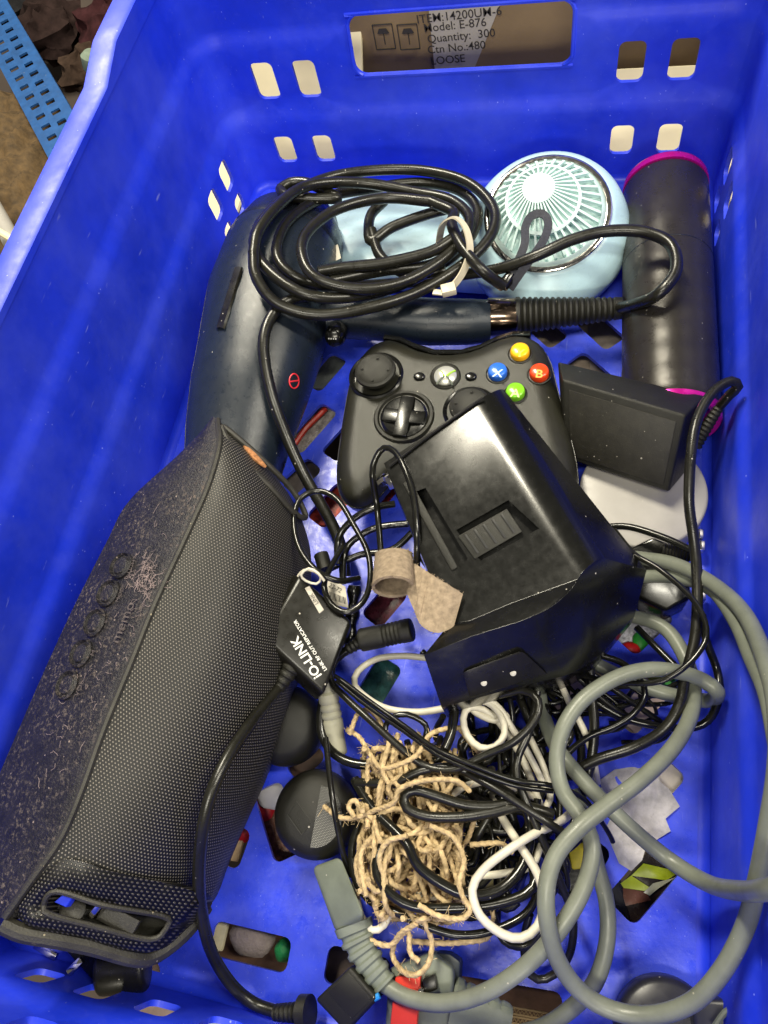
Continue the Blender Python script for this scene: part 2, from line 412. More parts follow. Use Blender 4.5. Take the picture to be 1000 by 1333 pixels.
# torn label on the floor
def sheet_on(name, pts, z, m, label=None, cat=None, parent=None, th=.03, wob=.03):
    pl = [(p.x, p.y) for p in (P(x, y, z) for x, y in pts)]; mb = MB()
    xs = [p[0] for p in pl]; ys = [p[1] for p in pl]
    hh = lambda x, y: z + wob * (math.sin(x * 3.1) * math.sin(y * 2.3 + 1) + .5 * math.sin(x * 7 + y * 5))
    shell2d(mb, pl, [], frange(min(xs), max(xs), .4), frange(min(ys), max(ys), .4), lambda x, y: V((x, y, hh(x, y) + th)), lambda x, y: V((x, y, hh(x, y))), .1)
    o = build(name, mb, m, parent, smooth=60)
    return tag(o, label, cat) if label else o
sheet_on('paper_residue', [(782, 1015), (800, 1002), (835, 996), (852, 1000), (860, 1018), (872, 1028), (885, 1050), (866, 1066), (873, 1082), (848, 1098), (838, 1088), (822, 1092), (812, 1075), (795, 1062), (784, 1040)], .05, PAPER, 'torn crumpled piece of white paper stuck on crate floor beside grey cord', 'paper scrap', wob=.09)
sheet_on('paper_residue', [(795, 1065), (812, 1078), (830, 1095), (842, 1100), (836, 1120), (822, 1134), (806, 1124), (796, 1100), (788, 1080)], .02, PAPER, 'thin greyish glue smear of peeled paper on the blue floor below the torn scrap', 'paper scrap', th=.01, wob=.004)

# ------------------------------------------------------------------ what stands round and under the crate
g = MB(); g.add([(-400, -400, -14), (400, -400, -14), (400, 400, -14), (-400, 400, -14)], [(0, 1, 2, 3)])
tag(build('ground', g, mat('dark_ground', (.05, .035, .028), .8, var=.4, vs=.05), smooth=0), kind='structure')
def cbox(name, lo, hi, m, label, cat, bev=.15):
    t = thing(name, label, cat, ((lo[0] + hi[0]) / 2, (lo[1] + hi[1]) / 2, lo[2]))
    mb = MB(); c = (V(lo) + V(hi)) / 2; d = (V(hi) - V(lo)) / 2
    box(mb, c, V((d.x, 0, 0)), V((0, d.y, 0)), V((0, 0, d.z)), bev, 1); build('carton_body', mb, m, t); return t
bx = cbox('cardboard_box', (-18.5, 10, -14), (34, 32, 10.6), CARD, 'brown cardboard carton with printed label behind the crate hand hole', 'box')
# printed label: seen through the hand hole
def BKY(px, py, y=9.92):
    d = ray(px, py); return CAM + d * ((y - CAM.y) / d.y)
q = [BKY(558, 10), BKY(652, 5), BKY(618, 88), BKY(566, 90)]
mb = MB(); mb.add(q + [v + V((0, .06, 0)) for v in q], BOXF); build('label', mb, LABELW, bx, smooth=0)
for s, px, py in (('ITEM:14200UM-6', 597, 20), ('Model: E-876', 592, 33), ('Quantity:  300', 600, 47), ('Ctn No.:480', 594, 62), ('LOOSE', 583, 78)):
    text('print', s, BKY(px, py, 9.88), V((1, 0, .035)), V((0, 0, 1)), .93, INK, bx, 0, bold=.004)
for px in (500, 532):
    mb = MB(); c = BKY(px, 48, 9.9)
    for a, b in (((-.8, -1), (.8, -1)), ((.8, -1), (.8, 1)), ((.8, 1), (-.8, 1)), ((-.8, 1), (-.8, -1)), ((-.4, .3), (.4, .3)), ((0, .3), (0, -.6))):
        tube(mb, [c + V((a[0], 0, a[1])), c + V((b[0], 0, b[1]))], .05, 4)
    mb.add([c + V((x, -.03, z)) for x, z in ((-.5, .3), (.5, .3), (.3, .7), (-.3, .7))], [(0, 1, 2, 3)])
    build('handling_mark', mb, INK, bx, smooth=0)
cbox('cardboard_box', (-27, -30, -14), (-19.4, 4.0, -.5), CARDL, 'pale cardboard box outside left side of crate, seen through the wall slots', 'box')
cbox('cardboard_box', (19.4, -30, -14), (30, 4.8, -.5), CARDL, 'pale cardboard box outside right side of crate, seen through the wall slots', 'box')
# flat packing sheet between crate and carton: pale strip seen through the lower slots
for x0, x1, zt, lb in ((-20, -9.6, 6.2, 'pale cardboard sheet leaning behind back wall, showing in the left slots'), (9.3, 20.5, 3.4, 'pale cardboard sheet leaning behind back wall, showing in the lower right slots')):
    mb = MB(); yt = 3.0 + (zt + 2) / 1.15
    hexa(mb, [V((x0, 3.0, -2)), V((x1, 3.0, -2)), V((x1, yt, zt)), V((x0, yt, zt))], [V((x0, 3.3, -2.3)), V((x1, 3.3, -2.3)), V((x1, yt + .3, zt - .3)), V((x0, yt + .3, zt - .3))], .04, 1)
    tag(build('cardboard_sheet', mb, CARDL), lb, 'cardboard')
# blue perforated post, top left
post = thing('shelf_post', 'blue steel shelf upright with rows of square punched holes', 'shelf post', P(40, 120, -6))
mb = MB(); A = P(-60, -60, 0); A = P(2, 38, -4); B = P(96, 205, -4); u = (B - A); ln = u.length; u.normalize(); v = V((-u.y, u.x, 0)) ; 
holes = []; k = 0; t = -6.0
while t < ln + 8:
    for j, sx in enumerate((-.95, .75)):
        holes.append(rrect(t + j * .55, sx, .42, .5, .06, n=1))
    t += 2.15
pm = [(-9, -2.3), (ln + 10, -2.3), (ln + 10, 2.3), (-9, 2.3)]
shell2d(mb, pm, holes, [], [], lambda a, b: A + u * a + v * b + V((0, 0, 0)), lambda a, b: A + u * a + v * b + V((0, 0, -.2)))
STEEL = mat('blue_painted_steel', (.014, .08, .26), .4, var=.2, dust=.2, dcol=(.2, .2, .2))
build('front_flange', mb, STEEL, post, smooth=0)
mb = MB(); box(mb, A + u * (ln / 2) + v * 2.25 + V((0, 0, -2.3)), u * (ln / 2 + 9), v * .1, V((0, 0, 2.0)), .02, 1); build('side_flange', mb, STEEL, post)
# brown wrinkled sack
mb = MB(); rows = []
for i in range(28):
    r = []
    for j in range(40):
        a, b = i / 27, j / 39; p = P(-40 + 120 * a, 120 + 250 * b, -9)
        h = 2.8 * math.sin(PI * a) ** .6 * math.sin(PI * b) ** .5 + .5 * math.sin(b * 47 + 3 * math.sin(a * 9)) * math.sin(a * PI) + .3 * math.sin(a * 31 + b * 20)
        r.append(p + V((0, 0, h)))
    rows.append(r)
mb.grid(rows); build('sack', mb, mat('brown_woven_sack', (.085, .05, .018), .85, var=.5, vs=.9, bump=.8, bs=4), smooth=60)
tag(bpy.data.objects['sack'], 'wrinkled brown sack on the ground left of the crate below blue post', 'sack')
mb = MB(); tube(mb, catmull([P(-20, 250, -4), P(8, 300, -4), P(34, 350, -4)], 1), .9, 12); tag(build('white_pipe', mb, WHTP), 'white pipe lying outside the crate at the left edge', 'pipe')
mb = MB(); tube(mb, catmull([P(-10, 296, -2), P(40, 330, -3), P(60, 380, -4)], 1), .35, 10); tag(build('white_pipe', mb, CARDL), 'thin cream stick beside the white pipe outside the crate', 'stick')
random.seed(3)
DK = [(.022, .013, .012), (.035, .012, .014), (.014, .014, .016), (.04, .025, .018)]
for i, (px, py, sz, ci, lb) in enumerate(((60, 40, 5, 0, 'dark brown crumpled bag heaped behind the blue post at top left'), (150, 30, 5, 1, 'dark maroon crumpled bag beside crate rim at top left corner'), (115, 90, 3.6, 3, 'brown crumpled bag between blue post and crate rim'), (180, 90, 4, 0, 'blackish brown bag tucked against crate rim near its back corner'), (20, 10, 4, 2, 'dark grey lump of cloth behind top of blue post'))):
    mb = MB(); c = P(px, py, -9); rows = []
    for a in range(13):
        th = PI * a / 12; r = []
        for b in range(22):
            ph = 2 * PI * b / 22
            k = sz * (1 + .16 * math.sin(5 * ph + 3 * th + i) + .12 * math.sin(9 * th + 2 * ph))
            r.append(c + V((k * math.sin(th) * math.cos(ph), k * math.sin(th) * math.sin(ph), .55 * k * math.cos(th))))
        rows.append(r)
    mb.grid(rows, cu=True); tag(build('crumpled_bag', mb, mat('dark_bag_%s' % 'abcde'[i], DK[ci], .9, spec=.08, var=.5, vs=.6, bump=.8, bs=2), smooth=60), lb, 'bag')
mb = MB(); c = P(122, 80, -4); lathe(mb, c, (0.3, .2, 1), [(0, -1), (1.1, -1), (1.3, -.6), (1.3, .6), (.9, 1), (0, 1)], 20); tag(build('pale_jar', mb, mat('pale_green_glass', (.2, .25, .2), .2, var=.3)), 'small pale green jar between blue post and crate rim', 'jar')
# goods in the crate below, seen through the floor slots
def under(name, px, py, sx, sy, col, label, cat, rot=0., z=-2.6, h=1.4, rough=.5, kind='box', var=.25, vs=1.2, bump=.2):
    c = P(px, py, z); X = V((math.cos(rot), math.sin(rot), 0)); Y = V((-X.y, X.x, 0)); mb = MB()
    if kind == 'box': box(mb, c - V((0, 0, h / 2)), X * sx / 2, Y * sy / 2, V((0, 0, h / 2)), .15, 2)
    else:
        rows = []
        for a in range(11):
            th = PI * a / 10; r = []
            for b in range(20):
                ph = 2 * PI * b / 20; k = 1 + .05 * math.sin(5 * ph + 4 * th)
                r.append(c - V((0, 0, h / 2)) + X * (sx / 2 * k * math.sin(th) * math.cos(ph)) + Y * (sy / 2 * k * math.sin(th) * math.sin(ph)) + V((0, 0, h / 2 * math.cos(th))))
            rows.append(r)
        mb.grid(rows, cu=True)
    return tag(build(name, mb, mat(name + '_' + 'material', col, rough, var=var, vs=vs, bump=bump, bs=6)), label, cat)
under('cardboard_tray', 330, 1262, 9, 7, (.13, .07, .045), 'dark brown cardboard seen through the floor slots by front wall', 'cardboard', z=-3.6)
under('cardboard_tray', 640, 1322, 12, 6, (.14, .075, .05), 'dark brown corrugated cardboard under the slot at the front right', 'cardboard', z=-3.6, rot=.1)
mb = MB()
for k in range(2):
    path = [P(610 + i * 2.5, 1306 + i * .42 + k * 12 + (3.0 if i % 2 else -3.0), -2.5) for i in range(50)]; tube(mb, path, .07, 5)
    for q in (-4.2, 4.2): tube(mb, [P(610, 1306 + k * 12 + q, -2.5), P(735, 1327 + k * 12 + q, -2.5)], .06, 5)
tag(build('corrugated_edge', mb, CARD), 'zigzag corrugated cardboard edge under the front right slot', 'cardboard')
under('felt_ball', 322, 1222, 2.6, 1.9, (.30, .25, .23), 'grey brown felt ball under the slot right of speaker end', 'ball', kind='blob', z=-1.0, h=1.6, bump=1, rough=.95)
under('tinsel_lump', 366, 1238, 1.0, 1.2, (.02, .30, .08), 'green glitter lump under the slot beside felt ball', 'ornament', kind='blob', z=-1.0, h=1, bump=1)
under('cream_wrapper', 280, 1215, 1.2, 1.6, (.5, .45, .30), 'cream wrapper left of felt ball under the floor slot', 'wrapper', z=-1.2, h=.4)
under('white_disc', 352, 1032, 1.9, 1.8, (.72, .70, .66), 'white round lid showing in slot left of round black earpad', 'disc', kind='blob', z=-.8, h=.8, var=.05)
under('red_disc', 340, 1046, 1.8, 2.2, (.5, .01, .015), 'red lid beside the white lid in the slot left of round earpad', 'disc', kind='blob', z=-1.4, h=.9)
under('brown_wrapper', 358, 1082, 2.2, 4.2, (.22, .09, .05), 'shiny brown wrapper below the lids in the slot', 'wrapper', z=-1.7, h=.5, rough=.2, var=.7, vs=3, bump=1, rot=.4)
under('red_disc', 312, 1078, 1.4, 1.6, (.5, .01, .015), 'red lid tip peeking out beside the speaker lower edge', 'disc', kind='blob', z=-1.0, h=.9)
under('orange_wrapper', 302, 1098, 1.2, 1.8, (.6, .42, .25), 'peach wrapper below the red lid beside the speaker', 'wrapper', z=-1.2, h=.4)
pk = thing('snack_packet', 'black and lime green packet seen in the slot at lower right', 'packet', P(842, 1150, -2))
for nm, pts, z, c in (('packet_body', [(795, 1170), (862, 1085), (900, 1120), (830, 1230)], -2.2, (.02, .012, .010)), ('lime_stripe', [(822, 1140), (838, 1124), (885, 1135), (868, 1146)], -2.05, (.42, .52, .02)), ('lime_stripe', [(808, 1150), (822, 1140), (850, 1158), (840, 1160), (812, 1156)], -2.05, (.46, .56, .03)), ('brown_patch', [(800, 1165), (812, 1156), (840, 1161), (848, 1172), (812, 1180)], -2.08, (.16, .06, .04)), ('cream_swirl', [(838, 1162), (850, 1150), (880, 1142), (858, 1156), (846, 1166)], -2.02, (.45, .45, .35))):
    sheet_on(nm, pts, z, mat(nm + '_print', c, .25, var=.2), parent=pk, th=.03, wob=.05)
under('pale_wrapper', 862, 1012, 3.4, 2.2, (.62, .56, .50), 'cream rounded card in the slot above torn paper', 'card', rot=.8, z=-.9, h=.3, var=.05)
under('pink_card', 835, 918, 2.8, 3.2, (.70, .55, .50), 'pale pink card in the slot right below cord crossing', 'card', rot=.9, z=-.9, h=.3, var=.06)
under('lime_card', 862, 905, 1.6, 2.6, (.40, .45, .06), 'lime yellow card beside pink card under floor', 'card', rot=.9, z=-1.2, h=.3)
under('pink_card', 757, 905, 3, 4, (.62, .48, .46), 'pale pink card in the slot below the charging cradle', 'card', rot=.9, z=-.9, h=.3, var=.06)
under('green_card', 877, 886, 1, 1, (.05, .45, .06), 'small bright green card tip beside the grey cord loop', 'card', rot=.9, z=-.8, h=.3)
under('foil_wrapper', 842, 815, 4.5, 1.6, (.5, .5, .55), 'silver foil packet with red and green ends under right slot', 'packet', rot=.8, z=-1.2, h=.5, rough=.15, var=.6, vs=4, bump=1)
under('red_cap', 822, 843, 1.2, .8, (.6, .01, .01), 'small red cap at lower end of silver foil packet', 'cap', kind='blob', z=-.7, h=.6)  # a red cap below the floor slot
under('green_cap', 835, 833, .9, 1.3, (.02, .3, .03), 'small green cap between foil packet and red cap', 'cap', kind='blob', z=-.75, h=.6)  # a green cap next to the foil packet
under('clear_wrapper', 405, 560, 2.4, 4.6, (.35, .32, .30), 'grey translucent wrapper in slot between dryer and controller', 'wrapper', rot=-.6, z=-1.3, h=.4, rough=.2, var=.6, vs=2, bump=1)
mb = MB(); tube(mb, catmull([P(384, 578, -.9), P(398, 558, -.8), P(408, 548, -.85), P(424, 532, -.9)], .3), .2, 8); tag(build('red_ribbon', mb, RED), 'red ribbon across the wrapper in slot beside dryer', 'ribbon')
under('grey_wrapper', 424, 484, 3.6, 3.0, (.18, .20, .20), 'grey wrapper in slot under the dryer neck', 'wrapper', z=-1.4, h=.4, rough=.25)
under('orange_wrapper', 452, 498, 1.6, 2.2, (.5, .12, .04), 'orange red wrapper at the left edge of controller', 'wrapper', z=-1.2, h=.4)
under('grey_disc', 392, 620, 2.6, 3.2, (.14, .12, .11), 'dark grey lid in slot at far corner of speaker', 'lid', z=-1.3, h=.5, kind='blob')
under('red_wrapper', 430, 658, 3, 3, (.45, .05, .03), 'red wrapper with gold spots in slot below controller left grip', 'wrapper', z=-1.2, h=.5, var=.8, vs=3)
under('red_card', 500, 640, 2.6, 2.4, (.5, .03, .02), 'bright red card in slot below the controller', 'card', z=-1.2, h=.5)
under('brown_carton', 720, 440, 5, 6, (.30, .24, .18), 'greyish brown carton in the slots below dryer cord relief', 'box', z=-1.6, h=1, rot=.1)
under('grey_carton', 795, 455, 5, 7, (.26, .22, .19), 'greyish carton in slot left of the charcoal cylinder', 'box', z=-1.7, h=1, rot=-.2)
under('teal_packet', 498, 885, 3, 3.6, (.02, .07, .07), 'dark teal packet in the slot inside white cord loop', 'packet', rot=.4, z=-1.2, h=.4, rough=.2, var=.6, vs=2)
under('red_packet', 500, 790, 3.4, 3, (.08, .015, .025), 'dark red packet in the slot below plaited cords', 'packet', rot=.4, z=-1.4, h=.4, rough=.3, var=.8, vs=2)
under('black_packet', 755, 1135, 4, 6, (.012, .012, .014), 'black packet in slot left of lime packet', 'packet', rot=.3, z=-2.0, h=.5, rough=.3)
under('yellow_tag', 757, 1114, 1.2, 1.2, (.6, .5, .02), 'small yellow tag on the black packet under the floor', 'tag', rot=.3, z=-1.0, h=.2)
under('orange_cap', 681, 990, 1.8, 2.0, (.75, .22, .01), 'orange cap showing between the cords at centre', 'cap', kind='blob', z=-.6, h=.8)  # an orange cap under the central slot
under('yellow_card', 640, 1134, 3.6, 2.6, (.70, .60, .22), 'pale yellow card in the slot inside white cord ring', 'card', rot=-.4, z=-.8, h=.3)
under('brown_packet', 398, 992, 2.6, 2.6, (.12, .07, .045), 'brown packet in slot between the two round earpads', 'packet', z=-1.2, h=.4)
under('brown_packet', 180, 1272, 3.4, 2.4, (.30, .13, .06), 'orange brown packet under the speaker end', 'packet', z=-1.2, h=.4)
under('dark_packet', 465, 1265, 5, 4, (.08, .055, .045), 'dark brown packet under the slot left of black plug', 'packet', z=-1.5, h=.4)
under('grey_packet', 205, 1308, 5, 5, (.32, .22, .17), 'pinkish brown packet below front wall slots at lower left', 'packet', z=-1.2, h=.6)
under('white_packet', 285, 1332, 4, 4, (.55, .52, .48), 'white packet below the front wall slots beside brown packet', 'packet', z=-2.4, h=.6)

# ------------------------------------------------------------------ hair dryer
dry = thing('hair_dryer', 'slate blue hair dryer lying on its side with black coiled cord', 'hair dryer', P(340, 440, 0))
st = PS([(392, 290, 3.7, 50, .9), (384, 304, 3.9, 64, .92), (370, 335, 4.1, 76, .93), (354, 390, 4.2, 82, .92), (341, 450, 4.1, 80, .9), (325, 510, 3.8, 76, .88), (313, 560, 3.5, 70, .86), (305, 605, 3.3, 64, .85), (300, 640, 3.2, 60, .85)])
for i, c in enumerate(st):
    st[i] = (V((c[0].x, c[0].y, c[0].z)), c[1], c[2])
sp = []; 
for i in range(len(st) - 1):
    for k in range(4):
        t = k / 4; sp.append(tuple(st[i][j].lerp(st[i + 1][j], t) if j == 0 else st[i][j] * (1 - t) + st[i + 1][j] * t for j in range(3)))
sp.append(st[-1])
mb = MB(); loft(mb, rounded(sp, .6), 40, 2.2); build('barrel', mb, NAVY, dry, smooth=60)
# dark rear intake hood
mb = MB(); hd = [(s[0], s[1] + .06, s[2] + .06) for s in sp[0:8]]; loft(mb, rounded(hd, .65), 40, 2.2); build('intake_hood', mb, NAVYD, dry, smooth=60)
# dark side panel: long strip along the left flank
def on_barrel(t, ang, off=.03):
    n = len(sp) - 1; f = t * n; i = min(int(f), n - 1); f -= i
    c = sp[i][0].lerp(sp[i + 1][0], f); a = sp[i][1] * (1 - f) + sp[i + 1][1] * f; b = sp[i][2] * (1 - f) + sp[i + 1][2] * f
    tg = (sp[i + 1][0] - sp[i][0]).normalized(); X = tg.cross(V((0, 0, 1))).normalized(); Y = X.cross(tg)
    cs, sn = math.cos(ang), math.sin(ang); e = 2.2
    x = math.copysign(abs(cs) ** (2 / e), cs); y = math.copysign(abs(sn) ** (2 / e), sn)
    return c + X * ((a + off) * x) + Y * ((b + off) * y), X, Y
side = 1 if (on_barrel(.5, 0)[0] - on_barrel(.5, PI)[0]).x > 0 else -1
def ang(a): return a if side > 0 else PI - a        # 0 = right flank, PI = left flank
def surf_hit(px, py, lo=2, hi=9):
    """first point of the dryer barrel met by the line of sight"""
    z = hi
    while z > lo:
        p = P(px, py, z)
        best = min(sp, key=lambda s: (s[0] - p).length)
        i = sp.index(best); tg = (sp[min(i + 1, len(sp) - 1)][0] - sp[max(i - 1, 0)][0]).normalized()
        X = tg.cross(V((0, 0, 1))).normalized(); Y = X.cross(tg); d = p - best[0]; d -= tg * d.dot(tg)
        if (abs(d.dot(X)) / best[1]) ** 2.2 + (abs(d.dot(Y)) / best[2]) ** 2.2 <= 1: return p + (CAM - p).normalized() * .05
        z -= .02
    return P(px, py, lo)
mb = MB(); rows = []
for k in range(9):
    t = k / 8; rows.append([surf_hit(311 - 24 * t + q, 349 + 79 * t + abs(q) * .2, 1, 9) + V((0, 0, .04 if abs(q) > 4 else .16)) for q in (-6, -4, 0, 4, 6)])
mb.grid(rows); build('slide_switch', mb, BLK, dry)
for d0 in (155,):
    mb = MB(); tube(mb, [on_barrel(.22 + .74 * k / 24, ang(math.radians(d0)), .0)[0] for k in range(25)], .035, 6); build('seam', mb, BLK, dry)
# cool-shot ring mark
c, X, Y = on_barrel(.60, ang(math.radians(62)), .03)
mb = MB(); nrm = (c - on_barrel(.60, ang(math.radians(62)), -.5)[0]).normalized(); U = nrm.orthogonal().normalized(); W_ = nrm.cross(U)
def project(px, py, z): return P(px, py, z)
ctr = P(383, 496, 5.6)
REDI = mat('red_ink', (.75, .03, .05), .5)
vd = (CAM - ctr).normalized()
n_ = (V((.45, 0, .8))).normalized(); U = V((0, 1, 0)).cross(n_).normalized() * -1; U = n_.cross(V((0, 1, 0))).normalized(); W_ = n_.cross(U)
lp = [surf_hit(383 + 6.2 * math.cos(a), 496 + 9.5 * math.sin(a)) for a in [2 * PI * k / 20 for k in range(20)]]
tube(mb, lp, .045, 5, closed=True); tube(mb, [surf_hit(377 + k, 497 - k * .15) for k in range(0, 13, 3)], .05, 5); build('power_mark', mb, REDI, dry)
for i, (px, py) in enumerate(((336, 289), (335, 297), (333, 305))):
    mb = MB(); tube(mb, [surf_hit(px + 3.4 * math.cos(a), py + 3 * math.sin(a)) for a in [2 * PI * k / 12 for k in range(12)]], .03, 4, closed=True); build('logo_letter', mb, INKW, dry)
# neck, handle, button
mb = MB(); hs = PS([(385, 400, 3.3, 52, .8), (420, 402, 3.3, 44, .85), (455, 408, 3.3, 33, .9), (500, 414, 3.3, 29, .95), (560, 419, 3.2, 30, .95), (610, 419, 3.1, 29, .95), (638, 418, 3.0, 27, .95)])
hh = []
for i in range(len(hs) - 1):
    for k in range(4): t = k / 4; hh.append((hs[i][0].lerp(hs[i + 1][0], t), hs[i][1] * (1 - t) + hs[i + 1][1] * t, hs[i][2] * (1 - t) + hs[i + 1][2] * t))
hh.append(hs[-1])
loft(mb, hh, 32, 2.2); build('handle', mb, NAVY, dry, smooth=60)
mb = MB(); loft(mb, rounded(PS([(636, 413, 3.1, 24.5, .95), (672, 412, 3.0, 23.5, .95)]), .08), 32, 2.2); build('collar', mb, BRONZE, dry)
mb = MB(); n = 56; rl = []
for k in range(n + 1):
    t = k / n; px = 672 + 138 * t; c = P(px, 411 - 10 * t, 3.0); wd = (24 - 10 * t) / K(c)
    if 2 < k < n - 3: wd *= (1.0 if (k % 3) else .88)
    rl.append((c, wd, wd))
loft(mb, rl, 20); build('strain_relief', mb, BLKM, dry, smooth=25)
mb = MB(); c = P(437, 437, 4.3); lathe(mb, c, (.2, -.9, .6), [(0, -.9), (.72, -.9), (.72, .1), (.66, .35), (.5, .52), (.28, .6), (0, .62)], 24); b_ = build('trigger_button', mb, BLKG, dry)
for i in range(4):
    mb = MB(); lathe(mb, c + V((.16 * (i - 1.5), -.58 + .02, .42)), (.2, -.9, .6), [(0, -.02), (.05, -.02), (.05, .05), (0, .05)], 6); build('button_mark', mb, INKW, b_)
mb = MB(); q = [P(430, 322, 4.8), P(440, 318, 5.0), P(444, 336, 4.9), P(436, 340, 4.7)]; mb.add(q, [(0, 1, 2, 3)]); build('rating_label', mb, LABELW, dry, smooth=0)

# ------------------------------------------------------------------ cable helper
def inside(px, py, z, r):
    """lift a point until it lies within the crate walls"""
    p = P(px, py, z)
    while z < 30 and (abs(p.x) > HX - .1 - r + prof(max(0, z)) or p.y > prof(max(0, z)) - r or p.y < -LY + r - prof(max(0, z))):
        z += .2; p = P(px, py, z)
    return p
def cable(name, paths, r, m, label, cat='cable', group=None, seg=12, **kw):
    if len(paths) == 1:
        mb = MB(); tube(mb, catmull([inside(*p, r) for p in paths[0]], .3), r, seg, **kw)
        return tag(build(name, mb, m, smooth=80), label, cat, group)
    t = thing(name, label, cat, P(*paths[0][0]), group)
    for pts in paths:
        mb = MB(); tube(mb, catmull([inside(*p, r) for p in pts], .3), r, seg, **kw); build('cable_run', mb, m, t, smooth=80)
    return t
# dryer cord: coil lying over barrel, fan handle
DC = [[(808, 400, 3.6), (830, 395, 5.2), (858, 382, 6.6), (880, 352, 7.0), (873, 318, 7.1), (838, 302, 7.1), (790, 301, 7.1), (745, 312, 7.0), (705, 330, 6.7), (672, 343, 6.2), (640, 352, 5.6), (600, 358, 5.0), (556, 365, 4.8), (500, 370, 5.0), (440, 372, 6.3), (396, 366, 7.6), (366, 345, 8.2), (361, 318, 8.3), (378, 285, 8.0), (420, 258, 7.0), (480, 246, 6.0), (546, 238, 5.6), (598, 248, 5.5), (622, 276, 5.6), (606, 318, 5.8), (560, 352, 6.0), (500, 378, 6.6), (440, 388, 7.6), (392, 381, 8.4), (350, 352, 8.9), (331, 320, 9.0), (341, 288, 8.8), (374, 256, 8.2), (425, 232, 7.2), (484, 222, 6.6), (550, 222, 6.3), (606, 236, 6.3), (640, 266, 6.3), (643, 298, 6.3), (616, 334, 6.3), (560, 372, 6.4), (500, 396, 7.0), (420, 410, 7.6), (362, 396, 8.4), (334, 362, 9.2), (330, 330, 9.6)],
      [(330, 330, 9.6), (336, 302, 9.8), (360, 270, 9.4), (400, 242, 8.4), (470, 238, 7.2), (540, 250, 6.6), (590, 262, 6.6), (612, 290, 6.8), (585, 330, 6.9), (530, 365, 7.2), (470, 376, 7.8), (412, 362, 8.6), (393, 330, 8.9), (402, 300, 8.6), (440, 272, 7.9), (500, 258, 7.2), (560, 262, 7.0)],
      [(365, 246, 7.6), (378, 238, 7.5), (400, 238, 7.4), (430, 252, 7.2), (440, 258, 7.2), (400, 258, 7.6), (372, 254, 7.8), (365, 246, 7.6)],
      [(560, 262, 7.0), (590, 276, 6.9), (588, 292, 7.3), (602, 322, 7.4), (628, 352, 7.0), (655, 372, 5.6)],
      [(414, 354, 8.2), (450, 348, 7.8), (502, 342, 7.4), (560, 328, 7.2), (590, 310, 7.2)], [(430, 366, 7.6), (500, 352, 6.6), (560, 345, 6.4), (600, 320, 6.2)],
      [(600, 268, 6.0), (556, 279, 6.0), (510, 296, 6.0), (484, 314, 6.0), (480, 296, 5.9), (484, 278, 5.8), (500, 262, 5.7)], [(484, 300, 6.0), (496, 334, 6.0), (530, 356, 6.0), (580, 352, 6.0)],
      [(414, 384, 7.4), (380, 390, 7.8), (356, 408, 7.9), (343, 446, 7.7), (352, 508, 6.6), (374, 570, 5.0), (396, 618, 3.8), (420, 660, 3.0), (436, 690, 2.6), (446, 720, 2.2), (450, 750, 1.6)]]
cable('power_cable', DC, .36, CORD, 'thick black dryer cord coiled in loops over dryer and mint fan', 'cable')
tie = thing('cable_tie', 'off-white plastic cable tie round the coiled dryer cord', 'cable tie', P(594, 330, 6))
TIE = mat('milky_nylon', (.62, .56, .42), .4, var=.08)
mb = MB(); rows = []
lp = catmull([P(578, 290, 8.0), P(592, 283, 8.4), (P(606, 296, 8.2)), P(612, 325, 7.6), P(604, 352, 6.9), P(590, 372, 6.4), P(580, 378, 6.0), P(574, 350, 5.2), P(572, 315, 6.0)], .2, True)
for i, p in enumerate(lp):
    tg = (lp[(i + 1) % len(lp)] - lp[i - 1]).normalized(); o = (p - P(592, 332, 6.6)); o -= tg * o.dot(tg); o.normalize(); s = tg.cross(o)
    rows.append([p + s * .24 + o * .05, p - s * .24 + o * .05, p - s * .24 - o * .05, p + s * .24 - o * .05])
mb.grid(rows, cu=True, cv=True); build('band', mb, TIE, tie)
mb = MB(); c = P(584, 377, 6.5); box(mb, c, V((.42, .15, 0)), V((-.12, .34, 0)), V((0, 0, .24)), .06); build('lock_head', mb, TIE, tie)
mb = MB(); box(mb, P(574, 381, 6.3), V((.5, -.05, 0)), V((.02, .2, 0)), V((0, 0, .06)), .02); build('tail', mb, TIE, tie)

# ------------------------------------------------------------------ mint fan
FT = .30; fc = P(711, 297, 4.4) - V((0, -3.6 * math.sin(FT), 0)); fc.z = 1.45
fan = thing('handheld_fan', 'mint green handheld fan with round radial grille and chrome ring', 'fan', fc)
R = 104 / K(P(712, 300, 3)); R1 = R * .73
mb = MB(); rows = []
for r, h in [(R * .6, 0), (R * .8, .1), (R * .93, .6), (R, 1.2), (R, 1.9), (R * .975, 2.5), (R * .93, 2.9), (R * .87, 3.22), (R * .8, 3.5), (R1 + .12, 3.65), (R1, 3.62), (R1 - .05, 2.6), (.5, 2.5)]:
    c = fc + V((0, .6 * sstep(2.2, 3.5, h) if r > R1 - .1 else .6, h)); rows.append([c + V((math.cos(2 * PI * k / 72) * r, math.sin(2 * PI * k / 72) * r, 0)) for k in range(72)])
mb.grid(rows, cu=True, cap0=True, cap1=True); build('fan_housing', mb, MINT, fan, smooth=60)
fcb = fc.copy(); fc = fc + V((0, .6, 0))
mb = MB(); lathe(mb, fc, (0, 0, 1), [(R1 + .1, 3.5), (R1 + .12, 3.74), (R1 - .02, 3.82), (R1 - .24, 3.78), (R1 - .26, 3.5)], 72); build('chrome_ring', mb, CHROME, fan, smooth=60)
mb = MB(); lathe(mb, fc, (0, 0, 1), [(0, 2.55), (R1 - .2, 2.55), (R1 - .2, 2.6), (0, 2.6)], 48); build('inner_disc', mb, mat('dark_teal_inner', (.03, .07, .065), .6), fan)
gh = lambda r: 3.72 + 1.25 * (1 - (r / R1) ** 1.6)
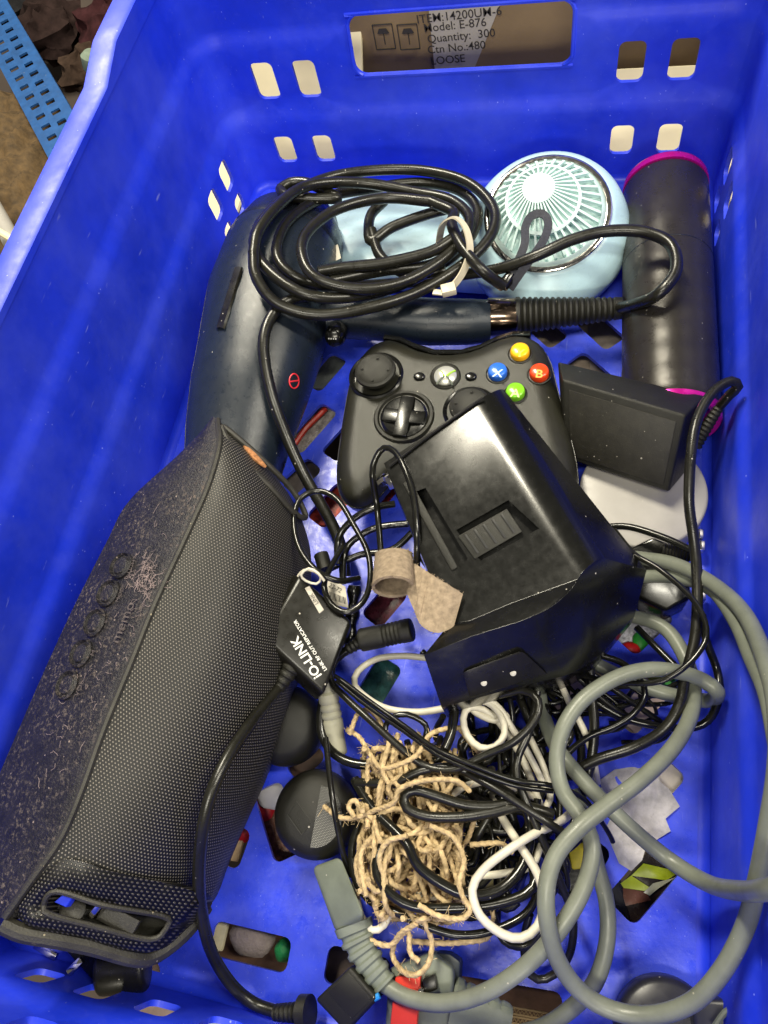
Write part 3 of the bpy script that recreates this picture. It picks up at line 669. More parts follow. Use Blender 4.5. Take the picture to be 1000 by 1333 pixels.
mb = MB(); lathe(mb, fc, (0, 0, 1), [(R1 - .26, gh(R1) - .3), (R1 - .26, gh(R1) - .02), (R1 - .55, gh(R1 * .9) - .02), (R1 - .6, gh(R1 * .9) - .3)], 72); build('grille_rim', mb, MINTL, fan, smooth=60)
eo = lambda r: V((-.75, 1.35, 0)) * max(0, 1 - r / R1)
mb = MB(); lathe(mb, fc + eo(.6), (0, 0, 1), [(.0, gh(0) - .3), (1.0, gh(1) - .3), (1.05, gh(1)), (.6, gh(.5) + .03), (0, gh(0) + .05)], 40); build('grille_hub', mb, MINTL, fan, smooth=60)
mb = MB(); lathe(mb, fc + eo(R1 * .585), (0, 0, 1), [(R1 * .56, gh(R1 * .56) - .2), (R1 * .56, gh(R1 * .56) + .03), (R1 * .61, gh(R1 * .61) + .03), (R1 * .61, gh(R1 * .6) - .2)], 60); build('grille_rim', mb, MINTL, fan, smooth=60)
NS = 36
for k in range(NS):
    a = 2 * PI * k / NS; mb = MB(); rows = []
    for j in range(7):
        r = .95 + (R1 - .5 - .95) * j / 6; w_ = .045 + .045 * j / 6; h = gh(r); tw = a + .10 * j / 6
        c = V((math.cos(tw) * r, math.sin(tw) * r, h)) + eo(r); t_ = V((-math.sin(tw), math.cos(tw), 0))
        rows.append([fc + c + t_ * w_, fc + c - t_ * w_, fc + c - t_ * w_ - V((0, 0, .3)), fc + c + t_ * w_ - V((0, 0, .3))])
    mb.grid(rows, cu=True, cap0=True, cap1=True); build('grille_slat', mb, MINTL, fan, smooth=0)
# fan handle body to the left
mb = MB(); A = P(420, 316, 1.6); B = P(668, 314, 1.6)
loft(mb, rounded([(A.lerp(B, t), (72 if t < .9 else 76) / K(A.lerp(B, t)) * (.92 + .08 * t), 1.45) for t in (0, .1, .3, .5, .7, .9, 1)], .5), 40, 4.5); fh_ = build('fan_handle', mb, MINT, fan, smooth=50); fan.rotation_euler = (FT, 0, 0); fh_.rotation_euler = (-FT, 0, 0)
# wrist strap
DSTR = mat('dark_woven_strap', (.03, .032, .045), .7, var=.3, vs=6, bump=.6, bs=30)
def ribbon(mb, pts, wd, th, up=V((0, 0, 1)), closed=False):
    pth = catmull(pts, .25, closed); rows = []; n = len(pth)
    for i, p in enumerate(pth):
        tg = (pth[(i + 1) % n if closed else min(i + 1, n - 1)] - pth[i - 1 if (closed or i) else 0]).normalized()
        s = tg.cross(up).normalized(); o = s.cross(tg).normalized()
        rows.append([p + s * wd + o * th, p - s * wd + o * th, p - s * wd - o * th, p + s * wd - o * th])
    mb.grid(rows, cu=True, cv=closed, cap0=not closed, cap1=not closed)
mb = MB(); ribbon(mb, [P(662, 368, 5.3), P(672, 345, 6.0), P(683, 318, 6.3), (P(684, 296, 6.3)), P(692, 281, 6.3), P(706, 278, 6.3), P(714, 290, 6.3), P(708, 312, 6.4), P(692, 336, 6.5), P(676, 358, 5.8), P(664, 376, 5.0)], .26, .05, up=V((.25, -.5, 1)))
ws = tag(build('wrist_strap', mb, DSTR), 'dark woven wrist strap looped on top of the fan grille', 'strap')
mb = MB(); lathe(mb, P(660, 366, 5.4), (.5, 1, 0.3), [(0, -.5), (.32, -.5), (.4, 0), (.32, .5), (0, .5)], 16); build('strap_bead', mb, BLKG, ws)

# ------------------------------------------------------------------ charcoal cylinder with magenta ends
cy = thing('charcoal_cylinder', 'charcoal grey cylinder with magenta ring at both ends by right wall', 'cylinder', P(870, 380, 0))
a0 = P(866, 248, 2.95); a1 = P(873, 541, 2.95); r0 = 54 / K(P(868, 300, 3.0))
ax = (a1 - a0).normalized(); L_ = (a1 - a0).length
lathe_prof = [(0, 0), (r0 - .4, 0), (r0 - .12, .08), (r0, .25), (r0, L_ * .3)] + [(r0 + .010 * sstep(.35, .5, t_) * math.sin(t_ * L_ * 4.2), L_ * t_) for t_ in [.3 + .66 * q_ / 60 for q_ in range(1, 61)]] + [(r0, L_ - .3), (r0 - .1, L_ - .05), (0, L_)]
mb = MB(); lathe(mb, a0, ax, lathe_prof, 64); build('barrel', mb, CHAR, cy, smooth=60)
mb = MB(); lathe(mb, a0 - ax * .62, ax, [(r0 - .5, .5), (r0 - .45, .1), (r0 - .2, 0), (r0 - .02, .1), (r0 + .02, .25), (r0 + .02, .64), (r0 - .3, .66)], 64); build('end_ring', mb, MAG, cy, smooth=60)
mb = MB(); lathe(mb, a1 - ax * .02, ax, [(r0 - .3, 0), (r0 + .02, 0), (r0 + .02, .45), (r0 - .1, .6), (r0 - .35, .55), (r0 - .4, .0)], 64); build('end_ring', mb, MAG, cy, smooth=60)
for t in (.37,):
    mb = MB(); lathe(mb, a0 + ax * (L_ * t), ax, [(r0 + .004, 0), (r0 + .02, .04), (r0 + .004, .08)], 64, cap=False); build('joint_line', mb, NAVYD, cy)

# ------------------------------------------------------------------ game controller
con = thing('game_controller', 'black wireless game controller with four coloured face buttons', 'game controller', P(590, 550, 0))
OUT = [(470, 462), (486, 448), (506, 441), (526, 446), (545, 455), (570, 460), (600, 459), (622, 453), (644, 443), (665, 437), (688, 438), (706, 448), (717, 466), (726, 500), (738, 545), (750, 592), (753, 630), (745, 652), (725, 655), (700, 640), (672, 610), (640, 592), (600, 586), (560, 592), (530, 604), (508, 622), (488, 645), (468, 656), (448, 650), (438, 630), (437, 600), (442, 560), (450, 510), (458, 480)]
zc = 4.3
ow = [P(x, y, zc) for x, y in OUT]; oc = catmull(ow, .3, True); pl = [(p.x, p.y) for p in oc]
xs = [p[0] for p in pl]; ys = [p[1] for p in pl]
def ctop(x, y):
    d = edist(x, y, pl); t = min(1, d / 1.5); return V((x, y, zc - .5 + 1.25 * math.sqrt(max(0, 1 - (1 - t) ** 2))))
def cbot(x, y):
    d = edist(x, y, pl); t = min(1, d / 2.2); return V((x, y, zc - .62 - 2.6 * math.sqrt(max(0, 1 - (1 - t) ** 2))))
mb = MB(); shell2d(mb, pl, [], frange(min(xs), max(xs), .28), frange(min(ys), max(ys), .28), ctop, cbot, .05)
CONM = mat('controller_matte_black', (.017, .0165, .011), .33, var=.1, dust=.12, ds=10, bump=.25, bs=60)
build('shell', mb, CONM, con, smooth=70)
mb = MB(); tube(mb, [V((p.x, p.y, zc - .56)) for p in oc], .06, 6, closed=True); build('shell_seam', mb, BLK, con)
# shoulder bumper strip along the top dip
mb = MB(); rows = []
for px, py in ((500, 441), (520, 444), (540, 453), (565, 461), (600, 461), (625, 454), (645, 444), (668, 437), (690, 437)):
    a = P(px, py + 1, zc - .3); rows.append([a + V((0, -.1, .25)), a + V((0, .35, .1)), a + V((0, .6, -.5)), a + V((0, .3, -1.3)), a + V((0, -.1, -1.3))])
mb.grid(rows, cu=True, cap0=True, cap1=True); build('bumper', mb, BLKG, con, smooth=50)
ZT = zc + .75
def disc(px, py, rp, z0, prof_, name, m, par=con, seg=32, axis=(0, 0, 1)):
    c = P(px, py, z0); r = rp / K(c); mb = MB(); lathe(mb, c, axis, [(a * r, b) for a, b in prof_], seg); return build(name, mb, m, par, smooth=40)
def stick(px, py):
    disc(px, py, 36, ZT - .35, [(1.0, 0), (1.0, .38), (.94, .46), (.86, .40), (.80, .15), (0, .12)], 'stick_well', BLKG)
    s = disc(px, py - 3, 27, ZT + .35, [(0, -.3), (.5, -.3), (.55, .35), (.95, .42), (1.0, .55), (.97, .72), (.85, .80), (.72, .72), (.4, .62), (0, .6)], 'thumbstick', BLKM)
    for k in range(4):
        a = PI / 2 * k; c = P(px, py - 3, ZT + .35) + V((math.cos(a) * .82, math.sin(a) * .82, .74)); mb = MB(); lathe(mb, c, (0, 0, 1), [(0, 0), (.09, 0), (.06, .05), (0, .06)], 8); build('grip_dot', mb, BLKM, s)
stick(491, 493); stick(613, 538)
disc(527, 546, 40, ZT - .35, [(1.0, 0), (1.0, .36), (.95, .50), (.86, .50), (.80, .34), (0, .30)], 'dpad_dish', BLKM)
dp = disc(526, 543, 31, ZT + .05, [(0, 0), (.96, 0), (1.0, .1), (.9, .2), (.6, .1), (0, .06)], 'dpad', BLKG)
cD = P(526, 543, ZT + .2); s_ = 1 / K(cD)
for X_, Y_ in ((V((1, -.03, 0)), V((.03, 1, 0))),):
    for d, a, b in ((V((0, 0, 0)), 28, 9.5), (V((0, 0, 0)), 9.5, 30)):
        mb = MB(); box(mb, cD + V((0, 0, .06 + (.012 if a < 20 else 0))), X_ * (a * s_), Y_ * (b * s_), V((0, 0, .13)), .06, 2); build('dpad_arm', mb, BLKG, dp)
for px, py, col, ch, cc in ((677, 462, (.95, .48, .01), 'Y', (.9, .85, .1)), (648, 488, (.03, .16, .75), 'X', (.55, .75, .95)), (702, 489, (.80, .06, .01), 'B', (.95, .45, .1)), (671, 514, (.22, .62, .02), 'A', (.75, .9, .35))):
    m = mat('button_%s_plastic' % ch.lower(), col, .25, var=.05, coat=.2); c = P(px, py, ZT)
    disc(px, py, 15.5, ZT - .1, [(1.0, 0), (1.0, .14), (.94, .17), (.86, .05), (0, 0)], 'button_well', CONM)
    b_ = disc(px, py - 2, 12.5, ZT + .0, [(0, -.1), (1, -.1), (1, .22), (.92, .36), (.80, .41), (0, .43)], 'face_button', m)
    text('letter', ch, P(px, py - 2, ZT + .44) , V((1, -.05, 0)), V((0.05, 1, 0)), .78, mat('letter_%s' % ch.lower(), cc, .4, dust=0, spec=.2), b_, 0, bold=.02)
disc(580, 491, 20, ZT - .08, [(1.0, 0), (1.0, .14), (.92, .2), (.80, .12), (0, .08)], 'guide_ring', BLKM)
gb = disc(580, 490, 15, ZT + .02, [(0, 0), (1, 0), (.98, .12), (.75, .26), (.4, .33), (0, .35)], 'guide_button', mat('pearl_silver', (.72, .72, .66), .22, metal=.5, var=.1))
cG = P(580, 490, ZT + .36); GRN = mat('logo_green', (.35, .62, .05), .4)
for s in (-1, 1):
    mb = MB(); pth = [cG + V((s * (.08 + .42 * t ** 1.3), .55 * (1 - 0) * t - .05 * 0 + .0, -.16 * t * t)) for t in [k / 6 for k in range(7)]]
    tube(mb, pth, .07, 6); build('logo_stroke', mb, GRN, gb)
    mb = MB(); pth = [cG + V((s * (.08 + .40 * t ** .8), -.5 * t, -.14 * t * t)) for t in [k / 6 for k in range(7)]]
    tube(mb, pth, .06, 6); build('logo_stroke', mb, GREYD, gb)
for px in (546, 613):
    mb = MB(); c = P(px, 491, ZT - .03); rows = []
    for r_, h in ((1, 0), (1, .1), (.85, .17), (.6, .2), (0.01, .21)): rows.append([c + V((math.cos(2 * PI * j / 20) * .36 * r_, math.sin(2 * PI * j / 20) * .30 * r_, h)) for j in range(20)])
    mb.grid(rows, cu=True); build('menu_button', mb, BLKG, con)

# ------------------------------------------------------------------ power brick
br = thing('power_brick', 'black rectangular power adapter leaning beside the charcoal cylinder', 'power adapter', P(820, 570, 0))
F0 = [P(732, 494, 6.2), P(893, 541, 6.6), P(871, 641, 3.2), P(735, 597, 2.8)]
tn = (F0[1] - F0[0]).cross(F0[3] - F0[0]).normalized(); 
if tn.y > 0: tn = -tn
B0 = [v - tn * 2.6 for v in F0]
B0[0] = P(726, 470, 5.2); B0[1] = P(919, 515, 5.6); B0[2] = P(905, 600, 1.0); B0[3] = P(735, 560, .8)
mb = MB(); hexa(mb, F0, B0, .14, 3); build('case', mb, BLKM, br)
def lerp4(q, a, b): return (q[0].lerp(q[1], a)).lerp(q[3].lerp(q[2], a), b)
mb = MB(); f2 = [lerp4(F0, a, b) for a, b in ((.06, .10), (.94, .10), (.94, .93), (.06, .93))]; hexa(mb, [v + tn * .05 for v in f2], [v - tn * .06 for v in f2], .03, 2); build('face_panel', mb, mat('worn_black_panel', (.018, .0165, .012), .5, var=.3, vs=1.5, dust=.4, ds=6, bump=.3, bs=20), br)
mb = MB(); n = 22; c0 = P(903, 580, 3.6); c1 = P(940, 525, 5.4)
rl = [(c0.lerp(c1, k / n), (.48 - .22 * k / n) * (1 if k % 2 else .82),) * 1 for k in range(n + 1)]
loft(mb, [(a, b, b) for a, b in rl], 16); build('strain_relief', mb, BLKM, br, smooth=25)
cable('adapter_cable', [[(938, 528, 5.3), (950, 514, 6.4), (961, 503, 7.0), (952, 496, 7.3), (932, 507, 7.4), (915, 530, 7.4), (904, 560, 7.4), (899, 600, 7.1), (897, 640, 6.6), (898, 665, 6.2), (903, 700, 5.6), (907, 740, 5.2), (908, 790, 5.0), (904, 835, 4.8), (892, 882, 4.6), (885, 916, 4.5), (865, 949, 4.2), (826, 973, 3.6), (777, 989, 3.2), (745, 1006, 2.8)]], .27, CORD, 'black adapter cord running down the right side beside crate wall', 'cable')

# ------------------------------------------------------------------ white round puck
pc = P(837, 640, 2.0); pc.z = 0
pr_ = 80 / K(P(836, 640, 2.0))
pu = thing('white_puck', 'white round plastic device partly under the power adapter', 'device', pc)
mb = MB(); lathe(mb, pc, (0, 0, 1), [(pr_ * .9, 0), (pr_ * .97, .12), (pr_, .5), (pr_, 1.9), (pr_ * .985, 2.05), (pr_ * .95, 2.1), (pr_ * .6, 2.1), (0, 2.1)], 72); build('case', mb, WHTP, pu, smooth=50)

# ------------------------------------------------------------------ charging cradle
cr = thing('charging_cradle', 'large glossy black battery charger cradle with two white indicator dots', 'battery charger', P(670, 740, 3))
v = {}
def vv(n, *p): v[n] = P(*p); return n
PTS = dict(a=(640, 508, 10.6), b=(500, 603, 9.6), b2=(488, 612, 8.2), a2=(652, 502, 9.0),
           r0=(634, 526, 10.9), r1=(772, 722, 9.4),           # ridge line (inner side) 
           e0=(655, 506, 9.6), e1=(842, 742, 5.4), f1=(826, 802, 4.4), f2=(770, 866, 5.6),
           l1=(612, 808, 7.6), l2=(664, 786, 7.7), l3=(752, 754, 8.0),
           m0=(552, 853, 9.0), m1=(612, 829, 9.3), m2=(680, 808, 9.5), m3=(733, 785, 9.5),
           d0=(575, 921, 6.4), d1=(665, 897, 6.4), d2=(735, 880, 6.2), c1=(560, 730, 8.4), c2=(585, 812, 7.6))
PT = {k: P(*q) for k, q in PTS.items()}
_n = (PT['a'] - PT['b']).cross(PT['r1'] - PT['b']).normalized()
for k in ('c2', 'l1', 'l2', 'l3'):
    d = ray(*PTS[k][:2]); PT[k] = CAM + d * ((PT['b'] - CAM).dot(_n) / d.dot(_n))
low = lambda k, dz=3.2: PT[k] + V((0, .2, -dz))
names = ['a', 'b', 'c2', 'l1', 'l2', 'l3', 'r1', 'e0', 'e1', 'm0', 'm1', 'm2', 'm3', 'd0', 'd1', 'd2', 'f1', 'f2']
# underside copies for the outline
outl = ['a', 'b', 'c2', 'm0', 'd0', 'd1', 'd2', 'f2', 'f1', 'e1', 'e0']
idx = {k: i for i, k in enumerate(names)}; vs_ = [PT[k] for k in names]
und = {}
for k in outl:
    und[k] = len(vs_); p = PT[k]; zz = {'a': 6.4, 'b': 6.0, 'c2': 4.4, 'm0': 4.0, 'd0': 3.6, 'd1': 3.4, 'd2': 3.2, 'f2': 3.0, 'f1': 3.0, 'e1': 3.4, 'e0': 6.0}[k]
    vs_.append(V((p.x, p.y, zz)) + (V((0, 0, 0))))
F = [('a', 'b', 'c2', 'l1', 'l2', 'l3', 'r1'), ('a', 'r1', 'e1', 'e0'), ('c2', 'm0', 'm1', 'l1'), ('l1', 'm1', 'm2', 'l2'), ('l2', 'm2', 'm3', 'l3'), ('l3', 'm3', 'r1'),
     ('r1', 'm3', 'f2', 'f1', 'e1'), ('m0', 'd0', 'd1', 'm1'), ('m1', 'd1', 'd2', 'm2'), ('m2', 'd2', 'f2', 'm3')]
fs_ = [[idx[k] for k in f] for f in F]
for i, k in enumerate(outl):
    k2 = outl[(i + 1) % len(outl)]; fs_.append([idx[k], und[k], und[k2], idx[k2]])
fs_.append([und[k] for k in outl])
# the main face is not flat: triangulate so that the bevel behaves
bm = bmesh.new(); bv = [bm.verts.new(q) for q in vs_]
for f in fs_:
    try: bm.faces.new([bv[i] for i in f])
    except ValueError: pass
bmesh.ops.recalc_face_normals(bm, faces=bm.faces)
def bedge(pairs, off, seg):
    es = []
    for e in bm.edges:
        for p, q in pairs:
            A_, B_ = PT[p], PT[q]
            if ((e.verts[0].co - A_).length < 1e-4 and (e.verts[1].co - B_).length < 1e-4) or ((e.verts[1].co - A_).length < 1e-4 and (e.verts[0].co - B_).length < 1e-4): es.append(e)
    return es
big = bedge([('a', 'r1')], 0, 0); big += bedge([('m3', 'f2')], 0, 0)
bmesh.ops.bevel(bm, geom=big, offset=1.1, segments=10, profile=.5, affect='EDGES', clamp_overlap=True)
sh = [e for e in bm.edges if e.is_manifold and e.calc_face_angle(0) > .35]
bmesh.ops.bevel(bm, geom=sh, offset=.13, segments=3, profile=.5, affect='EDGES', clamp_overlap=True)
bm.verts.index_update(); mb = MB(); mb.add([q.co.copy() for q in bm.verts], [[q.index for q in f.verts] for f in bm.faces]); bm.free()
hous = build('housing', mb, BLKG, cr, smooth=40)
# frame of the battery face
A0, Bx, By = PT['b'], (PT['a'] - PT['b']), (PT['c2'] - PT['b'])
def topface(px, py, off=0):
    """point above the battery face"""
    n = _n.copy(); n = n if n.z > 0 else -n
    d = ray(px, py); t = (PT['b'] + n * off - CAM).dot(n) / d.dot(n); return CAM + d * t
def slab(name, pts, o0, o1, m, par=cr, bev=.05):
    mb = MB(); hexa(mb, [topface(*p, o1) for p in pts], [topface(*p, o0) for p in pts], bev, 2); return build(name, mb, m, par)
DKP = mat('deep_black', (.004, .004, .004), .5, var=.2)
def cut(obj, pts, o0, o1):
    mb = MB(); hexa(mb, [topface(*p, o1) for p in pts], [topface(*p, o0) for p in pts], 0); c_ = build('cutter', mb, DKP, smooth=0)
    md = obj.modifiers.new('cut', 'BOOLEAN'); md.operation = 'DIFFERENCE'; md.solver = 'EXACT'; md.object = c_
    bpy.context.view_layer.update(); dg = bpy.context.evaluated_depsgraph_get()
    me = bpy.data.meshes.new_from_object(obj.evaluated_get(dg)); obj.modifiers.clear()
    if len(me.polygons) > len(obj.data.polygons) * .8: obj.data = me
    bpy.data.objects.remove(c_)
cut(hous, [(541, 640), (554, 635), (609, 727), (599, 740)], -1.1, 1)
cut(hous, [(594, 690), (662, 651), (702, 688), (626, 730)], -.75, 1)
hous.data.set_sharp_from_angle(angle=math.radians(40))
slab('slot_rail', [(524, 629), (534, 624), (596, 738), (588, 743)], -.2, .10, BLKM)
cb = slab('contact_block', [(596, 698), (660, 662), (680, 692), (618, 728)], -.9, .10, BLKM)
for k in range(5):
    t = (k + .6) / 5.4; x0 = 596 + 64 * t; y0 = 698 - 36 * t; x1 = 616 + 64 * t; y1 = 728 - 36 * t
    slab('contact_rib', [(x0 + 1, y0 + 3), (x0 + 4, y0 + 1), (x1 + 1, y1 - 5), (x1 - 2, y1 - 3)], .05, .16, DKP, cb, .01)
mb = MB(); tube(mb, catmull([topface(507, 607, .1), topface(560, 566, .1), topface(630, 517, .1)], .5), .07, 8); build('top_edge_line', mb, BLK, cr)
# indicator panel on the front of the foot
def front(px, py, off=0):
    n = (PT['m2'] - PT['m0']).cross(PT['d1'] - PT['m0']).normalized(); n = n if n.z > 0 else -n
    d = ray(px, py); t = (PT['m0'] + n * off - CAM).dot(n) / d.dot(n); return CAM + d * t
pn = [(603, 876), (610, 872), (676, 848), (683, 850), (713, 878), (612, 908)]
mb = MB(); n_ = len(pn); tp = [front(*p, .15) for p in pn]; bt = [front(*p, -.6) for p in pn]
solid(mb, tp + bt, [tuple(range(n_)), tuple(reversed(range(n_, 2 * n_)))] + [(i, (i + 1) % n_, n_ + (i + 1) % n_, n_ + i) for i in range(n_)], .04, 2); ip = build('indicator_panel', mb, BLK, cr)
for px, py in ((630, 889), (668, 876)):
    mb = MB(); c = front(px, py, .15); nn = (CAM - c).normalized(); lathe(mb, c, nn, [(0, -.05), (.15, -.05), (.15, .03), (.1, .06), (0, .07)], 16); build('indicator_dot', mb, WHTP, ip)
mb = MB(); c = P(508, 640, 8.0); tube(mb, catmull([P(496, 628, 8.4), P(506, 622, 8.8), P(514, 634, 8.5)], .2), .3, 8); build('metal_clip', mb, CHROME, cr)

# ------------------------------------------------------------------ speaker
spk = thing('portable_speaker', 'long dusty black speaker with perforated mesh face along left wall', 'speaker', P(200, 900, 0))
ST = [  # left silhouette, ridge, mesh mid, right silhouette  (px, py, z)
    ((276, 547, 9.6), (284, 547, 10.4), (300, 562, 9.8), (322, 585, 8.2)),
    ((232, 592, 9.6), (286, 580, 11.0), (330, 602, 9.8), (374, 640, 6.8)),
    ((168, 652, 9.4), (272, 632, 11.2), (340, 660, 9.8), (402, 704, 5.2)),
    ((139, 705, 9.2), (246, 692, 11.2), (330, 735, 9.6), (404, 760, 4.6)),
    ((96, 790, 9.0), (203, 785, 11.2), (310, 840, 9.4), (392, 850, 4.2)),
    ((60, 868, 8.8), (172, 862, 11.2), (285, 920, 9.2), (374, 920, 4.0)),
    ((21, 957, 8.6), (135, 952, 11.1), (255, 1000, 9.0), (346, 1000, 3.8)),
    ((-12, 1035, 8.4), (107, 1030, 11.0), (225, 1075, 8.8), (318, 1065, 3.6)),
    ((-40, 1110, 8.2), (80, 1092, 10.8), (195, 1140, 8.6), (290, 1130, 3.6)),
    ((-55, 1160, 8.0), (42, 1146, 10.6), (160, 1180, 8.5), (270, 1178, 3.8)),
    ((-40, 1205, 7.9), (8, 1194, 10.3), (120, 1205, 8.5), (240, 1212, 4.2)),
]
def col(i): return catmull([P(*s[i]) for s in ST], .5)
nst = 80
def resamp(i):
    p = catmull([P(*s[i]) for s in ST], .25); return [p[min(len(p) - 1, round(k * (len(p) - 1) / (nst - 1)))] for k in range(nst)]
# resample per segment so that stations correspond
def colK(i, per=8):
    pts = [P(*s[i]) for s in ST]; out = []; n = len(pts)
    for q in range(n - 1):
        b, c = pts[q], pts[q + 1]; a = pts[q - 1] if q else b * 2 - c; d = pts[q + 2] if q + 2 < n else c * 2 - b
        for j in range(per):
            t = j / per; out.append(.5 * ((2 * b) + (c - a) * t + (2 * a - 5 * b + 4 * c - d) * t * t + (3 * b - a - 3 * c + d) * t ** 3))
    return out + [pts[-1]]
LA, LB, LC, LD = (colK(i) for i in range(4))
mb = MB(); rows = []
for a, b in zip(LA, LB):
    rows.append([a.lerp(b, t) + V((0, 0, .35 * math.sin(PI * t))) for t in [k / 8 for k in range(9)]])
R_top = rows
mbb = MB(); rb = []
for i in range(len(LA)):
    a, b, c, d = LA[i], LB[i], LC[i], LD[i]; zb = .6
    lo1 = V((d.x - .9, d.y, max(.5, d.z - 3.2))); lo2 = V((a.x + 1.4, a.y, .5 + 0)); lm = V((a.x + .1, a.y, a.z - 2.5))
    kd = 1.6 * sstep(70, 75, i) * (1 - sstep(78, 80, i))
    rb.append(R_top[i] + [c.lerp(b, .5) - V((0, 0, .12 + kd)), c - V((0, 0, .15 + kd)), d - V((.05, 0, .1)), lo1, lo2, lm])
mbb.grid(rb, cu=True, cap0=True, cap1=True); build('rubber_body', mbb, RUB, spk, smooth=60)
# perforated grille wraps from ridge over the bulge to the right edge
mb = MB(); uvs = []; rows = []
acc = 0
for i in range(min(len(LB), 73)):
    b, c, d = LB[i], LC[i], LD[i]
    if i: acc += (LC[i] - LC[i - 1]).length
    r = []; last = None; s = 0; n = 14
    for k in range(n + 1):
        t = k / n; p = b * (1 - t) ** 2 + (c * 2 - (b + d) * .5) * 2 * t * (1 - t) + d * t * t
        if k == 0: p = p + V((.05, 0, -.02))
        p += V((0, 0, .06)); r.append(p)
        if last: s += (p - last).length
        last = p; uvs.append((s, acc))
    lo = V((d.x - .5, d.y, d.z - 1.8)); s += 1.9; r.append(lo); uvs.append((s, acc))
    rows.append(r)
mb.grid(rows); gr = build('mesh_grille', mb, GRILL, spk, smooth=80, uvs=uvs)
SPR = mat('dusty_black_trim', (.03, .028, .022), .5, var=.3, dust=.55, ds=6, dcol=(.28, .24, .16), bump=.5, bs=12)
mb = MB(); tube(mb, [p + V((0, 0, .05)) for p in LB], .17, 8); build('ridge_trim', mb, SPR, spk)
# end frame with a slot
def gp(u, vv_, off=0):
    f = vv_ * (len(rows) - 1); i = min(int(f), len(rows) - 2); f -= i; g_ = u * 14; j = min(int(g_), 13); g_ -= j
    p = rows[i][j].lerp(rows[i][j + 1], g_).lerp(rows[i + 1][j].lerp(rows[i + 1][j + 1], g_), f); return p + V((0, 0, off))
mb = MB(); E0 = [(3, 1203, 10.2), (30, 1215, 9.8), (70, 1222, 9.2), (120, 1232, 8.2), (170, 1246, 7.0), (195, 1246, 6.2), (222, 1230, 5.6), (246, 1208, 5.0), (268, 1180, 4.2)]
tube(mb, catmull([P(*p) for p in E0], .3), .38, 10); build('end_trim', mb, SPR, spk)
fr = [(28, 1180, 10.3), (80, 1120, 10.6), (150, 1135, 9.8), (262, 1165, 6.6), (245, 1205, 5.6), (195, 1240, 6.8), (110, 1222, 8.6), (40, 1205, 10.0)]
hl_ = [(62, 1178, 9.9), (78, 1160, 10.1), (140, 1178, 9.2), (215, 1192, 7.3), (222, 1204, 7.0), (200, 1222, 7.2), (130, 1206, 8.6), (70, 1190, 9.8)]
mb = MB(); A_ = catmull([P(*p) for p in fr], .3, True); B_ = catmull([P(*p) for p in hl_], .15, True)
def rs(p, n): return [p[int(k * len(p) / n)] for k in range(n)]
A_ = rs(A_, 64); B_ = rs(B_, 64)
# match start angles
rows_e = [[p + V((0, 0, -.9)) for p in A_], [p + V((0, 0, .15)) for p in A_], [a.lerp(b, .5) + V((0, 0, .42)) for a, b in zip(A_, B_)], [b + V((0, 0, .25)) for b in B_], [b + V((0, 0, -1.2)) for b in B_]]
uv_e = []
for ri, r_ in enumerate(rows_e):
    for p in r_: uv_e.append((p.x * 1.0, p.y * 1.0))
mb.grid(rows_e, cu=True); ef_ = build('end_frame', mb, dotmat('coarse_end_mesh', .175, (.11, .10, .085), (.006, .006, .006), .24), spk, smooth=60, uvs=uv_e)
mb = MB(); tube(mb, [p + V((0, 0, .28)) for p in B_], .13, 8, closed=True); build('opening_rim', mb, SPR, spk)
mb = MB(); q = rs(catmull([P(*p) for p in hl_], .15, True), 40); cen = sum(q, V((0, 0, 0))) / 40
mb.add([p + V((0, 0, -.75)) for p in q] + [cen + V((0, 0, -.8))], [(i, (i + 1) % 40, 40) for i in range(40)]); hp = build('handle_opening', mb, BLKM, spk)
for pts, m, nm in (([(64, 1175, 10.2), (78, 1163, 10.3), (90, 1167, 10.2), (80, 1182, 10.1)], BLUE, 'opening_gap'), ([(118, 1180, 9.7), (126, 1182, 9.6), (114, 1198, 9.4), (106, 1194, 9.5)], CHROME, 'metal_bracket')):
    mb = MB(); t4 = [P(*p) for p in pts]; hexa(mb, [p - V((0, 0, .35)) for p in t4], [p - V((0, 0, .7)) for p in t4], .03, 1); build(nm, mb, m, hp)
mb = MB(); lathe(mb, P(95, 1185, 9.2), (.2, .3, 1), [(0, 0), (.5, 0), (.55, .1), (.4, .2), (0, .22)], 24); build('inner_knob', mb, SPR, hp)
mb = MB(); box(mb, P(152, 1196, 8.2), V((.9, -.25, -.3)), V((.1, .35, .0)), V((0, 0, .12)), .05); build('inner_block', mb, SPR, hp)
# far end frame
mb = MB(); fe = catmull([P(*p) for p in ((290, 556, 10.6), (312, 572, 10.2), (350, 606, 9.0), (382, 640, 7.4), (398, 672, 6.4), (384, 668, 7.4), (350, 632, 9.2), (308, 590, 10.4))], .2, True)
tube(mb, fe, .16, 8, closed=True); build('end_trim', mb, SPR, spk)
mb = MB(); tube(mb, catmull([P(318, 580, 10.0), P(333, 596, 9.7), P(346, 608, 9.3)], .2), .17, 8, rf=lambda t, s: .5 + .6 * math.sin(PI * t)); build('exposed_orange_core', mb, mat('orange_foam', (.45, .20, .08), .9, var=.5, vs=6, bump=1, bs=20), spk)
